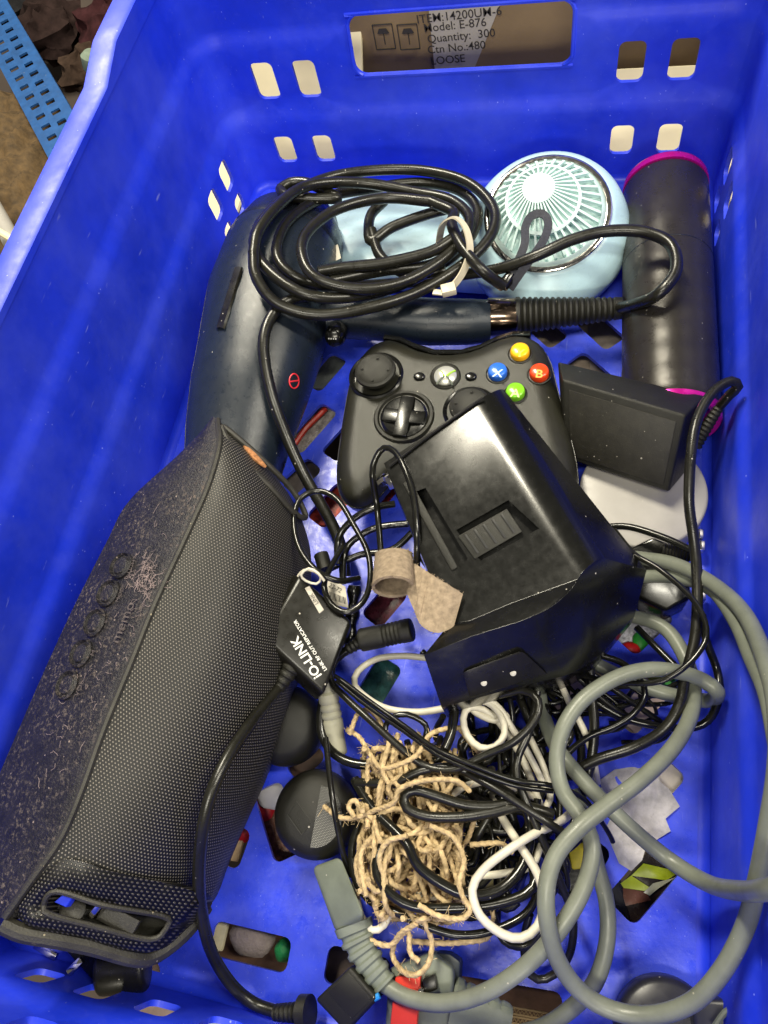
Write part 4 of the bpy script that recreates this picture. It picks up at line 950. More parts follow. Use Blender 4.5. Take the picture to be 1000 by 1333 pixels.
# round rubber buttons with their marks on the dusty face
def topR(px, py, off=0.06):
    """drop a pixel onto the rubber face"""
    best = None
    for i in range(0, len(R_top) - 1):
        for j in range(8):
            p = R_top[i][j]; q = CM.transposed() @ (p - CAM); x = 500 + FPX * q.x / -q.z; y = 666.5 - FPX * q.y / -q.z; d = (x - px) ** 2 + (y - py) ** 2
            if best is None or d < best[0]: best = (d, i, j, p)
    _, i, j, p = best
    n = (R_top[min(i + 1, len(R_top) - 1)][j] - p).cross(R_top[i][j + 1] - p).normalized(); n = n if n.z > 0 else -n
    d = ray(px, py); t = (p + n * off - CAM).dot(n) / d.dot(n); return CAM + d * t, n
for px, py in ((159, 737), (142, 773), (125, 811), (107, 851), (89, 892)):
    c, n = topR(px, py, 0); mb = MB(); lathe(mb, c, n, [(0, 0), (.70, 0), (.72, .10), (.64, .22), (.58, .06), (.50, .06), (.42, .16), (0, .20)], 28); build('rubber_button', mb, RUB, spk)
ldir = (LB[50] - LB[30]).normalized()
for s, px, py, sz in (('memo', 160, 810, .8), ('LIGHT', 172, 735, .33), ('MODE', 157, 772, .33), ('*', 140, 809, .5), ('M', 121, 850, .38), ('VOL- +', 106, 890, .38)):
    c, n = topR(px, py, .12); X_ = -ldir; text('print', s, c, X_, n.cross(X_) if n.cross(X_).x < 0 else -(n.cross(X_)), sz, mat('pale_print_' + str(len(s)), (.075, .06, .06), .7, var=.6, vs=5), spk, 0)
# lint and dust fibres on the rubber face
random.seed(11); mb = MB()
for k in range(170):
    if k < 120: px, py = random.gauss(190, 9), random.gauss(752, 17)
    else:
        t = random.random(); px, py = 60 + 170 * t + random.gauss(0, 16), 1010 - 360 * t + random.gauss(0, 25)
    c, n = topR(px, py, .06)
    if py > 1100: continue
    d = V((random.gauss(0, 1), random.gauss(0, 1), 0)).normalized(); pts = [c]; L0 = random.uniform(.05, .13)
    for q in range(5):
        d = (d + V((random.gauss(0, .6), random.gauss(0, .6), 0))).normalized(); dd = (d - n * d.dot(n)); pts.append(pts[-1] + dd * L0)
    tube(mb, [p + n * .03 for p in pts], .009, 3)
lint = build('lint', mb, mat('pinkish_lint', (.30, .23, .23), .9), spk); lint['kind'] = 'stuff'

# ------------------------------------------------------------------ adapter box with white lettering
io = thing('adapter_box', 'black adapter box with white lettering lying beside speaker', 'adapter', P(395, 830, 3))
ZI = 7.4
T = [P(390, 748, ZI), P(458, 808, ZI - 1.0), P(422, 905, ZI - 1.0), P(342, 830, ZI)]
_q = (T[1] - T[0]).cross(T[3] - T[0]); _d = ray(422, 905); T[2] = CAM + _d * ((T[0] - CAM).dot(_q) / _d.dot(_q))
B = [P(368, 742, ZI - 2.2), P(458, 820, ZI - 2.4), P(412, 914, ZI - 2.4), P(326, 832, ZI - 1.4)]
mb = MB(); hexa(mb, T, B, .22, 3); build('case', mb, BLK, io)
tc_ = lambda a, b, o=.0: lerp4(T, a, b) + V((0, 0, o))
rd = (P(384, 832, ZI) - P(416, 884, ZI)).normalized(); upd = V((-rd.y, rd.x, 0))
if upd.x > 0 and False: upd = -upd
_tn = (T[1] - T[0]).cross(T[3] - T[0]).normalized()
def onT(px, py, off=.05):
    n = _tn if _tn.z > 0 else -_tn; d = ray(px, py); return CAM + d * ((T[0] + n * off - CAM).dot(n) / d.dot(n))
rd = (onT(384, 832) - onT(416, 884)).normalized(); upd = (_tn if _tn.z > 0 else -_tn).cross(rd)
text('lettering', 'iO-LINK', onT(399, 856), rd, upd, .66, INKW, io, .03, bold=.02)
text('lettering', 'LINK RF OUT REPLICATOR', onT(404, 840), rd, upd, .25, INKW, io, .03, bold=.02)
lb = [onT(*p, 0) for p in ((397, 766), (403, 763), (422, 794), (416, 799))]
mb = MB(); hexa(mb, [p + V((0, 0, .05)) for p in lb], [p - V((0, 0, .1)) for p in lb], .02, 1); sl = build('white_pill', mb, LABELW, io)
text('lettering', 'LINK', onT(409, 780, .05), rd, upd, .3, INK, sl, .05)
mb = MB(); n = 15; c0 = P(382, 866, 6.2); c1 = P(363, 896, 6.0)
loft(mb, [(c0.lerp(c1, k / n), (.55 - .22 * k / n) * (1 if (k // 2) % 2 else .86), (.55 - .22 * k / n) * (1 if (k // 2) % 2 else .86)) for k in range(n + 1)], 18); build('strain_relief', mb, BLKM, io, smooth=25)
mb = MB(); lathe(mb, P(352, 847, 5.4), (-.5, -.9, .2), [(0, -.3), (.55, -.3), (.55, .25), (.45, .32), (0, .32)], 24); build('socket', mb, BLK, io)
cable('adapter_lead', [[(364, 894, 6.0), (345, 918, 6.8), (320, 950, 8.0), (296, 987, 8.9), (276, 1030, 9.2), (264, 1080, 8.8), (259, 1130, 7.6), (262, 1185, 5.8), (275, 1238, 3.6), (300, 1280, 2.0), (330, 1306, 1.2), (366, 1319, 1.3)]], .29, CORD, 'black lead curving from adapter box down over the speaker edge to a plug', 'cable')
# ------------------------------------------------------------------ hook and loop strap
mb = MB(); rows = []
for k in range(23):
    a = math.radians(-20 - 330 * k / 22); top = P(513 + 23 * math.cos(a), 722 - 7 * math.sin(a), 8.0 + .9 * math.sin(a)); bot = P(512 + 26 * math.cos(a), 764 - 13 * math.sin(a), 9.2 + 1.0 * math.sin(a)); rows.append((top, bot))
rows = list(reversed(rows))
tail = [((541, 734, 8.3), (531, 772, 9.2)), ((556, 744, 8.9), (540, 795, 9.2)), ((575, 756, 9.3), (550, 815, 8.8)), ((590, 765, 9.3), (570, 824, 8.7)), ((602, 773, 9.0), (590, 816, 8.5))]
rows += [(P(*a), P(*b)) for a, b in tail]
pa = catmull([r[0] for r in rows], .15); pb = catmull([r[1] for r in rows], .15); n = min(len(pa), len(pb)); n = 120
pa = [pa[int(k * (len(pa) - 1) / (n - 1))] for k in range(n)]; pb = [pb[int(k * (len(pb) - 1) / (n - 1))] for k in range(n)]
gr_ = []
for i in range(n):
    tg = (pa[min(i + 1, n - 1)] - pa[max(i - 1, 0)]); s = pb[i] - pa[i]; nn = tg.cross(s).normalized() * .07
    gr_.append([pa[i].lerp(pb[i], q / 8) + nn for q in range(9)] + [pa[i].lerp(pb[i], q / 8) - nn for q in reversed(range(9))])
mb.grid(gr_, cu=True, cap0=True, cap1=True)
vst = tag(build('hook_and_loop_strap', mb, VEL, smooth=60), 'tan fuzzy hook and loop strap rolled at one end beside cradle', 'strap')
mb = MB(); random.seed(5)
for k in range(900):
    i = random.randrange(n); q = random.random(); p = pa[i].lerp(pb[i], q)
    if random.random() < .4: p = (pa if random.random() < .5 else pb)[i]
    d = V((random.gauss(0, 1), random.gauss(0, 1), random.gauss(.6, .7))).normalized(); tube(mb, [p, p + d * random.uniform(.08, .16)], .012, 3)
fz = build('fuzz', mb, VEL, vst); fz['kind'] = 'stuff'

# ------------------------------------------------------------------ round earpads / discs
def disc_item(name, c, ax, r, h, label, meshy):
    t = thing(name, label, 'earphone', (c.x, c.y, c.z - h)); ax = V(ax).normalized()
    mb = MB(); lathe(mb, c, ax, [(0, -h), (r * .8, -h), (r * .97, -h * .7), (r, -h * .2), (r * .96, h * .25), (r * .82, h * .6), (r * .6, h * .78), (0, h * .85)], 56); build('case', mb, BLKM, t, smooth=60)
    X_ = ax.orthogonal().normalized(); X_ = V((1, 0, 0)) - ax * ax.x; X_.normalize(); Y_ = ax.cross(X_)
    if meshy:
        mb = MB(); vs__ = []; u_ = []; 
        for k in range(33):
            a = -PI * .5 + PI * k / 32; vs__.append(c + ax * (h * .8) + (X_ * (math.cos(a) * r * .60 + r * .05) + Y_ * (math.sin(a) * r * .66))); u_.append((math.cos(a) * r, math.sin(a) * r))
        mb.add(vs__ + [v_ + ax * .12 for v_ in vs__], [tuple(range(33, 66)), tuple(reversed(range(33)))] + [(i, (i + 1) % 33, 33 + (i + 1) % 33, 33 + i) for i in range(33)]); build('mesh_window', mb, MESHS, t, smooth=30, uvs=u_ + u_)
    mb = MB(); q = c + ax * (h * .84) - X_ * (r * .32) - Y_ * (r * .1)
    for a, b in (((-.5, -.35), (.5, -.35)), ((.5, -.35), (.5, .35)), ((.5, .35), (-.5, .35)), ((-.5, .35), (-.5, -.35))):
        tube(mb, [q + X_ * (a[0] * .9 + a[1] * .5) + Y_ * (a[1] - a[0] * .8), q + X_ * (b[0] * .9 + b[1] * .5) + Y_ * (b[1] - b[0] * .8)], .03, 4)
    for k in range(3): text('embossed_print', ('CE', 'R 16', 'L-2')[k], q + Y_ * (.25 - .22 * k) + X_ * .0, X_ * .75 - Y_ * .65, Y_ * .75 + X_ * .65, .3, BLKM, t, .02)
    build('embossed_frame', mb, BLKM, t)
    return t
disc_item('earpad', P(372, 945, 1.9), (.12, -.15, 1), 46 / K(P(375, 950, 2)) * 1.12, 1.3, 'plain round black plastic cup tucked under the speaker edge and adapter box', False)
disc_item('earpad', P(412, 1060, 1.9), (.15, -.1, 1), 56 / K(P(412, 1060, 2)), 1.2, 'round black plastic cup with mesh window beside the twine', True)
# grey barrel coupler
gcp = thing('grey_coupler', 'beige grey barrel audio coupler standing between cup and black cord loop', 'connector', P(435, 935, 1))
mb = MB(); n = 30; c0 = P(424, 884, 4.2); c1 = P(440, 980, 2.6)
loft(mb, rounded([(c0.lerp(c1, k / n), (.42 if k < 6 else .55 if k < 22 else .50) * (1 - (.12 if k in (10, 13, 16) else 0)), (.42 if k < 6 else .55) * (1 - (.12 if k in (10, 13, 16) else 0))) for k in range(n + 1)], .1), 20); build('sleeve', mb, mat('beige_grey_plastic', (.36, .35, .26), .5, var=.1, dust=.2), gcp, smooth=30)
mb = MB(); tube(mb, [c0, c0 + (c0 - c1).normalized() * .5], .2, 10); build('tip', mb, CHROME, gcp)
# black cylindrical plug
bp_ = thing('barrel_plug', 'black cylindrical ferrite cord plug below the tan strap', 'plug', P(500, 828, 3))
mb = MB(); n = 24; c0 = P(472, 833, 4.6); c1 = P(534, 820, 5.0)
loft(mb, rounded([(c0.lerp(c1, k / n), .62 * (1 - (.07 if (k % 2 and k > 9 and k < 21) else 0)), .62 * (1 - (.07 if (k % 2 and k > 9 and k < 21) else 0))) for k in range(n + 1)], .14), 24); build('sleeve', mb, BLKM, bp_, smooth=25)
mb = MB(); c2 = P(452, 846, 4.4); loft(mb, [(c0.lerp(c2, k / 8), (.42 - .12 * k / 8) * (1 if k % 2 else .85),) * 1 + ((.42 - .12 * k / 8) * (1 if k % 2 else .85),) for k in range(9)], 16); build('strain_relief', mb, BLKM, bp_, smooth=25)
cable('plug_lead', [[(454, 845, 4.4), (440, 855, 4.2), (432, 868, 4.0), (429, 890, 3.8), (420, 915, 3.6), (418, 950, 3.4), (432, 978, 3.2), (458, 993, 3.2), (496, 997, 3.3), (540, 998, 3.6), (566, 992, 4.0), (582, 970, 4.2), (590, 940, 4.4), (592, 915, 4.4)]], .25, CORDG, 'glossy black lead curving round the grey coupler into cord tangle', 'cable')
# glossy metal plug and barcode tag
pg = thing('jack_plug', 'black glossy jack plug with ribbed steel tip beside barcode tag', 'plug', P(458, 790, 2))
mb = MB(); c0 = P(462, 762, 4.4); c1 = P(456, 840, 3.2); n = 18
loft(mb, [(c0.lerp(c1, k / n), .34 + .08 * math.sin(k * .9), .34 + .08 * math.sin(k * .9)) for k in range(n + 1)], 16); build('sleeve', mb, BLKG, pg)
mb = MB(); tube(mb, [P(418, 722, 4.4), P(424, 742, 4.4)], .42, 14); build('knob', mb, BLKM, pg)
bt_ = thing('barcode_tag', 'white barcode tag wrapped on a cord near the adapter box', 'tag', P(438, 770, 5))
tq = [P(424, 750, 6.0), P(450, 764, 6.0), P(454, 792, 5.8), P(430, 786, 5.8)]
mb = MB(); hexa(mb, [p + V((0, 0, .06)) for p in tq], tq, .01, 1); build('tag_paper', mb, LABELW, bt_)
mb = MB()
for k in range(11):
    t = .10 + .8 * k / 10; a = lerp4(tq, t, .55) + V((0, 0, .08)); b = lerp4(tq, t, .85) + V((0, 0, .08)); X_ = (tq[1] - tq[0]).normalized() * (.02 + .02 * (k % 3 == 0)); mb.add([a - X_, a + X_, b + X_, b - X_], [(0, 1, 2, 3)])
build('bars', mb, INK, bt_, smooth=0)
text('print', '22-72', lerp4(tq, .45, .3), tq[1] - tq[0], tq[0] - tq[3], .34, INK, bt_, .09)
# twist tie
cable('twist_tie', [[(388, 750, 7.8), (396, 742, 8.2), (410, 744, 8.4), (418, 752, 8.2), (412, 760, 8.0), (398, 756, 8.2), (392, 748, 8.5), (402, 740, 8.7), (414, 746, 8.6), (422, 756, 8.2)]], .07, WHT, 'thin white twist tie at the corner of the adapter box', 'twist tie', seg=6)
# ------------------------------------------------------------------ thin black cords
cable('thin_cable', [[(467, 753, 6.2), (440, 756, 7.4), (410, 741, 7.8), (389, 711, 7.6), (383, 675, 7.4), (392, 648, 7.2), (416, 639, 7.0), (440, 651, 7.0), (461, 684, 7.0), (479, 720, 7.0), (482, 756, 7.0), (473, 783, 6.9), (452, 797, 7.0), (431, 786, 7.0), (422, 762, 7.0), (431, 738, 6.6), (446, 712, 6.0)]], .16, CORDG, 'thin black cord tied in two round loops above adapter box', 'cable')
cable('thin_cable', [[(496, 720, 6.6), (491, 660, 7.4), (485, 618, 8.8), (489, 597, 9.2), (500, 583, 9.4), (514, 588, 9.6), (528, 612, 9.8), (539, 650, 9.6), (543, 700, 9.2), (543, 740, 8.0), (548, 780, 6.0)]], .17, CORDG, 'thin black cord bent in tall loop over cradle top corner', 'cable')
cable('thin_cable', [[(440, 735, 5.0), (441, 700, 5.2), (461, 675, 5.6), (488, 661, 5.8), (514, 656, 5.6)], [(446, 760, 4.4), (450, 716, 4.6), (474, 694, 4.9), (500, 685, 5.0), (540, 681, 5.0)], [(430, 740, 4.2), (470, 722, 4.3), (510, 716, 4.4), (540, 690, 4.6)]], .2, CORDG, 'black cords arching side by side between speaker and cradle', 'cable')
cable('thin_cable', [[(430, 800, 4.8), (426, 840, 4.6), (431, 885, 4.4), (450, 908, 4.5), (477, 933, 4.8), (522, 974, 4.8), (554, 997, 4.7), (590, 1002, 4.9), (630, 984, 5.2), (669, 966, 5.6), (696, 938, 5.8), (701, 912, 5.8), (682, 899, 5.6), (650, 905, 5.2)]], .19, CORD, 'black cord sweeping from adapter box across the tangle below cradle', 'cable')
cable('thin_cable', [[(436, 880, 5.2), (448, 888, 5.2), (483, 914, 5.2), (528, 946, 5.3), (566, 974, 5.3), (611, 994, 5.4), (672, 1016, 5.4), (720, 1023, 5.0), (760, 1040, 4.0), (790, 1080, 2.4), (798, 1096, 1.8)], [(438, 886, 5.0), (480, 920, 5.0), (528, 953, 5.0), (566, 980, 5.1), (611, 1001, 5.2), (672, 1023, 5.2), (720, 1030, 4.8)]], .12, CORDG, 'pair of thin glossy wires running diagonally over the tangle', 'cable')
cable('thin_cable', [[(502, 960, 4.6), (502, 945, 4.6), (512, 933, 4.6), (530, 930, 4.6), (548, 938, 4.5), (556, 950, 4.3), (548, 975, 4.1)]], .15, CORDG, 'small black wire hook looped over the twine top', 'cable')
cable('thick_cable', [[(464, 1019, 3.6), (490, 1020, 4.0), (520, 1017, 4.4), (548, 1004, 4.6), (592, 1000, 4.6), (640, 1020, 4.4), (690, 1052, 4.2), (720, 1074, 4.0), (745, 1100, 3.6)]], .235, CORD, 'thick black cord crossing the top of the jute twine', 'cable')
cable('thick_cable', [[(668, 1045, 4.6), (640, 1050, 4.7), (605, 1048, 4.8), (566, 1036, 4.9), (541, 1029, 4.9), (527, 1036, 4.9), (530, 1052, 4.9), (556, 1063, 4.9), (600, 1064, 4.9), (640, 1058, 4.8), (680, 1050, 4.6), (720, 1060, 4.2)]], .25, CORD, 'thick black cord folded into long flat loop over the twine', 'cable')
cable('thick_cable', [[(462, 1015, 3.4), (474, 1036, 3.8), (490, 1058, 4.2), (528, 1096, 4.8), (545, 1128, 4.9), (582, 1155, 4.9), (614, 1166, 4.8), (648, 1160, 4.6), (675, 1136, 4.4), (688, 1104, 4.2), (690, 1070, 4.0), (676, 1030, 4.4)]], .25, CORDG, 'thick glossy black cord slung below the twine bundle', 'cable')
cable('thick_cable', [[(500, 1100, 4.2), (492, 1115, 4.4), (491, 1138, 4.5), (507, 1163, 4.6), (537, 1180, 4.6), (580, 1183, 4.5), (640, 1178, 4.4), (684, 1164, 4.3), (697, 1145, 4.2), (690, 1120, 4.0)]], .235, CORDG, 'glossy black cord curving under the twine, between two others', 'cable')
cable('thick_cable', [[(468, 1070, 3.4), (458, 1105, 3.4), (463, 1145, 3.4), (484, 1174, 3.6), (517, 1188, 3.8), (553, 1205, 3.8), (596, 1217, 3.8), (640, 1212, 3.7), (684, 1190, 3.6), (700, 1155, 3.6), (695, 1100, 3.5), (700, 1040, 3.4)]], .19, CORDG, 'lowest black cord of the loop beneath the jute twine', 'cable')
cable('thin_cable', [[(424, 960, 4.2), (428, 1000, 4.2), (433, 1040, 4.2), (440, 1080, 3.8), (447, 1112, 3.4), (458, 1140, 2.8)]], .15, CORDG, 'thin black wire lying over the round cup with mesh window', 'cable')
cable('thin_cable', [[(608, 1006, 4.6), (650, 1030, 4.9), (700, 1062, 4.9), (745, 1092, 4.4)]], .19, CORD, 'short straight black cord crossing right of the twine', 'cable')
cable('thick_cable', [[(700, 900, 4.6), (690, 950, 4.6), (675, 985, 4.7), (673, 1012, 4.8), (684, 1040, 4.8), (704, 1088, 4.4), (730, 1150, 3.6), (746, 1195, 2.6), (742, 1241, 1.6), (722, 1268, 1.0), (700, 1275, .9), (685, 1258, 1.2), (683, 1220, 2.0), (690, 1190, 2.6)]], .19, CORD, 'black cord hanging down and hooking below the white ring', 'cable')
cable('thin_cable', [[(800, 690, 4.2), (826, 721, 5.6), (856, 739, 6.0), (892, 769, 6.2), (914, 799, 6.2), (920, 828, 6.0), (907, 853, 6.0), (880, 877, 5.8), (850, 889, 5.4), (800, 888, 4.6), (760, 880, 3.6)]], .14, CORDG, 'thin black wire looping over the adapter cord at right', 'cable')
cable('thin_cable', [[(914, 800, 4.0), (919, 832, 3.8), (934, 874, 3.2), (936, 908, 3.0), (922, 938, 2.8), (896, 948, 2.6), (862, 946, 2.6), (820, 937, 2.6), (784, 919, 2.6), (750, 900, 3.0)]], .2, CORDG, 'black wire bending round the right end of grey cord loop', 'cable')
cable('thin_cable', [[(787, 686, 3.4), (820, 686, 3.8), (865, 700, 4.2), (900, 716, 4.4)]], .19, CORDG, 'black wire lying over the front of the white round device', 'cable')
cable('thin_cable', [[(829, 817, 2.2), (856, 844, 2.8), (884, 872, 3.2)]], .18, CORDG, 'short black wire over foil packet slot', 'cable')
cable('thin_cable', [[(781, 853, 3.6), (808, 862, 3.8), (832, 883, 4.4), (840, 904, 4.4), (826, 928, 4.0), (799, 946, 3.8), (769, 958, 3.6), (740, 980, 3.2), (720, 1010, 3.0)]], .16, CORDG, 'thin black wire drooping below cradle beside the grey cord', 'cable')
cable('thin_cable', [[(750, 860, 3.4), (775, 880, 3.2), (820, 912, 2.8), (862, 941, 2.4)], [(742, 872, 3.4), (772, 900, 3.1), (800, 922, 2.8), (840, 944, 2.4)]], .15, CORDG, 'pair of straight black wires fanning out below cradle to the right', 'cable')
cable('thick_cable', [[(768, 866, 3.4), (770, 900, 3.4), (774, 950, 3.2), (768, 1000, 2.8), (756, 1040, 2.4)]], .25, CORD, 'thick black cord hanging straight down right of grey cord', 'cable')
cable('thin_cable', [[(642, 930, 3.2), (640, 915, 3.6), (652, 903, 4.0), (664, 912, 3.8), (668, 950, 3.4), (666, 1020, 3.0), (650, 1080, 2.8)], [(592, 920, 4.6), (590, 950, 4.8), (580, 975, 5.0)]], .14, CORDG, 'thin black wires coming out below the indicator panel', 'cable')
# hidden lower layer of the tangle: countable cords crossing at random
random.seed(21)
for k in range(38):
    cx, cy_ = random.uniform(560, 715), random.uniform(925, 1150); a0 = random.random() * 6.3; pts = []
    for q in range(7):
        a0 += random.uniform(.5, 1.1); rx = random.uniform(25, 62); pts.append((min(755, cx + rx * math.cos(a0)), cy_ + rx * 1.5 * math.sin(a0), random.uniform(1.0, 3.0)))
    cable('tangled_cable', [pts], random.choice((.11, .13, .17, .22)), random.choice((CORD, CORDG)), 'black wire lying low in the middle tangle beneath the other cords', 'cable', 'cables low in the tangle')
for k in range(8):
    x0, y0 = random.uniform(690, 760), random.uniform(870, 930); x1, y1 = random.uniform(800, 900), random.uniform(880, 965); q = random.uniform(-30, 30)
    cable('tangled_cable', [[(x0 - 20, y0 - 22, 2.0), (x0 + 8, y0 + 6, 2.4), ((x0 + x1) / 2, (y0 + y1) / 2 + q, 2.4), (x1, y1, 2.0), (x1 - 12, y1 + 18, 1.2), (x1 - 60, y1 + 20, .6)]], random.choice((.10, .13)), CORDG, 'fine black wire spread over the floor right of the cradle foot', 'cable', 'fine wires right of the cradle foot')
# ------------------------------------------------------------------ white cords
cable('white_cable', [[(600, 864, 3.4), (550, 856, 3.4), (522, 854, 3.5), (490, 858, 3.6), (466, 874, 3.7), (462, 892, 3.8), (480, 910, 4.0), (506, 923, 4.2), (544, 927, 4.3), (579, 922, 4.4), (608, 915, 4.4), (634, 914, 4.5), (652, 932, 4.6), (657, 955, 4.6), (645, 972, 4.6), (625, 973, 4.6), (609, 958, 4.6), (603, 936, 4.6), (612, 921, 4.4), (640, 930, 4.2), (669, 968, 3.8), (688, 1005, 3.4), (704, 1050, 3.0)]], .175, WHT, 'white cord looping out left from under the cradle', 'cable')
cable('white_cable', [[(610, 905, 4.4), (630, 908, 4.5), (650, 922, 4.5), (668, 950, 4.2), (690, 985, 3.8), (712, 1030, 3.4)], [(604, 912, 4.2), (620, 928, 4.2), (645, 938, 4.2), (662, 930, 4.2)]], .17, WHT, 'second white cord doubled beside the small white ring', 'cable')
cable('white_cable', [[(762, 1010, 1.6), (752, 1045, 2.6), (732, 1068, 3.8), (693, 1087, 4.6), (654, 1112, 5.0), (628, 1134, 5.0), (615, 1158, 5.0), (625, 1192, 5.0), (654, 1216, 4.9), (679, 1221, 4.9), (700, 1206, 4.9), (708, 1174, 4.9), (700, 1138, 4.8), (678, 1102, 4.4), (655, 1066, 3.4), (640, 1030, 2.2), (640, 1000, 1.4)]], .20, WHT, 'white cord forming a large ring at bottom of tangle', 'cable')
cable('white_cable', [[(462, 1120, 2.6), (464, 1163, 2.8), (470, 1192, 3.0), (484, 1211, 3.0), (500, 1204, 3.0), (512, 1180, 3.0)]], .175, WHT, 'white cord hooking up under the left edge of twine', 'cable')
cable('white_cable', [[(728, 886, 3.0), (744, 920, 3.2), (760, 950, 3.0), (772, 985, 2.4), (778, 1020, 1.6)], [(620, 1140, 3.8), (650, 1138, 4.0), (690, 1128, 4.0), (705, 1100, 3.6)]], .17, WHT, 'short white cord slanting down between black cords right of centre', 'cable')
cable('white_cable', [[(590, 1034, 3.2), (610, 1022, 3.4), (650, 1018, 3.4), (700, 1040, 3.0)], [(690, 960, 2.8), (708, 1000, 2.8), (716, 1040, 2.6), (690, 1075, 2.6)], [(600, 1160, 2.4), (560, 1168, 2.4), (530, 1158, 2.4)]], .17, WHT, 'white cord pieces lying low beneath the black cords', 'cable')
# ------------------------------------------------------------------ grey power cord
ZG = 5.2
GC = [[(498, 1280, 2.6), (531, 1299, 3.0), (578, 1306, 3.6), (632, 1292, 4.4), (686, 1256, 5.2), (729, 1209, 5.8), (761, 1153, 6.0), (771, 1101, 6.0), (755, 1062, 5.8), (733, 1030, 5.6), (725, 991, 5.6), (733, 949, 5.8), (758, 912, 5.8), (799, 884, 5.6), (841, 872, 5.4), (880, 874, 5.0), (916, 886, 4.4), (934, 901, 3.4), (922, 912, 2.6), (880, 906, 2.4), (840, 894, 2.4), (790, 872, 2.4), (750, 850, 2.6)],
      [(800, 800, 2.0), (835, 805, 2.4), (868, 820, 2.8), (892, 856, 3.4), (903, 897, 3.8), (898, 935, 4.6), (875, 975, 5.6), (836, 1014, 6.2), (794, 1046, 6.6), (755, 1077, 7.0), (725, 1112, 7.0), (712, 1153, 7.0), (713, 1202, 6.6), (727, 1251, 5.6), (757, 1292, 4.6), (800, 1316, 4.4), (849, 1322, 4.8), (901, 1305, 5.6), (940, 1264, 6.4), (969, 1209, 7.2), (985, 1153, 7.8), (1000, 1079, 8.4), (1012, 1000, 9.0), (1012, 930, 8.8), (1000, 870, 8.2), (970, 800, 6.8), (928, 760, 5.4), (880, 735, 4.0), (838, 727, 3.0), (800, 724, 2.4)],
      [(700, 870, 2.2), (705, 920, 2.6), (722, 968, 3.2), (748, 1003, 3.6), (782, 1040, 3.8), (826, 1082, 3.6), (875, 1122, 3.4), (924, 1151, 5.0), (966, 1160, 9.0), (1000, 1158, 12.6), (1030, 1150, 14.0)],
      [(745, 1030, 3.0), (766, 1080, 3.2), (778, 1130, 3.2), (790, 1176, 3.2), (790, 1228, 3.0), (774, 1280, 2.6), (740, 1316, 2.0), (700, 1340, 1.6), (650, 1350, 1.4)],
      [(820, 752, 2.2), (850, 750, 2.8), (886, 752, 3.6), (928, 768, 4.8), (958, 808, 6.0), (979, 856, 7.0), (1000, 905, 7.8), (1015, 980, 8.2)]]
gcord = thing('grey_power_cable', 'thick grey power cord in wide loops with grey socket end at lower centre', 'power cord', P(760, 1150, 0))
mb = MB()
for pts in GC:
    mb = MB(); tube(mb, catmull([inside(*p, .5) for p in pts], .3), .37, 16); build('cable_run', mb, GREY, gcord, smooth=80)
mb = MB(); ph = [P(*p) for p in ((409, 1128, 2.6), (446, 1114, 3.4), (478, 1192, 3.8), (440, 1214, 2.8))]
hexa(mb, [p + V((0, 0, .5)) for p in ph], [P(*p) for p in ((412, 1132, .8), (446, 1124, 1.0), (480, 1206, 1.2), (446, 1218, .8))], .28, 3); build('socket_head', mb, GREYD, gcord)
mb = MB(); n = 34; c0 = P(460, 1202, 2.8); c1 = P(502, 1282, 2.7)
def gr_r(k):
    t = k / n; b = .92 - .34 * t
    if k > 3 and (k // 3) % 2 == 0: b *= .84
    return b
loft(mb, [(c0.lerp(c1, k / n) + V((.25 * math.sin(k / n * PI), 0, 0)) * -1, gr_r(k), gr_r(k) * .85) for k in range(n + 1)], 20, 3); build('strain_relief', mb, GREYD, gcord, smooth=25)
# ------------------------------------------------------------------ bottom plugs
pl_ = thing('black_mains_plug', 'black moulded plug at bottom edge left of the red tab', 'plug', P(450, 1310, 0))
mb = MB(); tq = [P(*p) for p in ((410, 1302, 3.0), (456, 1258, 3.4), (492, 1300, 3.4), (450, 1345, 3.0))]
hexa(mb, tq, [p - V((0, 0, 1.9)) for p in tq], .16, 3); build('plug_body', mb, BLKM, pl_)
mb = MB(); t2 = [lerp4(tq, a, b) for a, b in ((.3, .08), (.9, .08), (.9, .9), (.3, .9))]; hexa(mb, [p + V((0, 0, .03)) for p in t2], [p - V((0, 0, .2)) for p in t2], .02, 2); build('plug_panel', mb, BLKM, pl_)
mb = MB(); n = 22; c0 = P(404, 1318, 1.9); c1 = P(360, 1318, 1.5)
loft(mb, [(c0.lerp(c1, k / n), (.75 if k < 7 else .5 - .006 * k) * (.82 if (k > 7 and k % 3 == 0) else 1), (.75 if k < 7 else .5) * (.82 if (k > 7 and k % 3 == 0) else 1)) for k in range(n + 1)], 18); build('strain_relief', mb, BLKM, pl_, smooth=25)
mb = MB(); tube(mb, [P(487, 1300, 3.2), P(494, 1296, 3.2)], .14, 8); build('blue_pin', mb, mat('bright_blue_pin', (.02, .3, .8), .4), pl_)
gp_ = thing('grey_red_plug', 'grey plug with broad red tab at bottom centre under the twine', 'plug', P(540, 1300, 0))
mb = MB(); tq = [P(*p) for p in ((505, 1262, 2.2), (560, 1240, 2.8), (590, 1262, 2.8), (592, 1350, 2.4), (500, 1360, 2.0))]; nq = 5
solid(mb, tq + [p - V((0, 0, 1.8)) for p in tq], [tuple(range(nq)), tuple(reversed(range(nq, 2 * nq)))] + [(i, (i + 1) % nq, nq + (i + 1) % nq, nq + i) for i in range(nq)], .2, 3); build('plug_body', mb, GREYD, gp_)
mb = MB(); tq = [P(*p) for p in ((514, 1272, 2.75), (548, 1268, 3.05), (542, 1345, 2.9), (506, 1350, 2.6))]; hexa(mb, tq, [p - V((0, 0, .5)) for p in tq], .1, 2); build('red_tab', mb, RED, gp_)
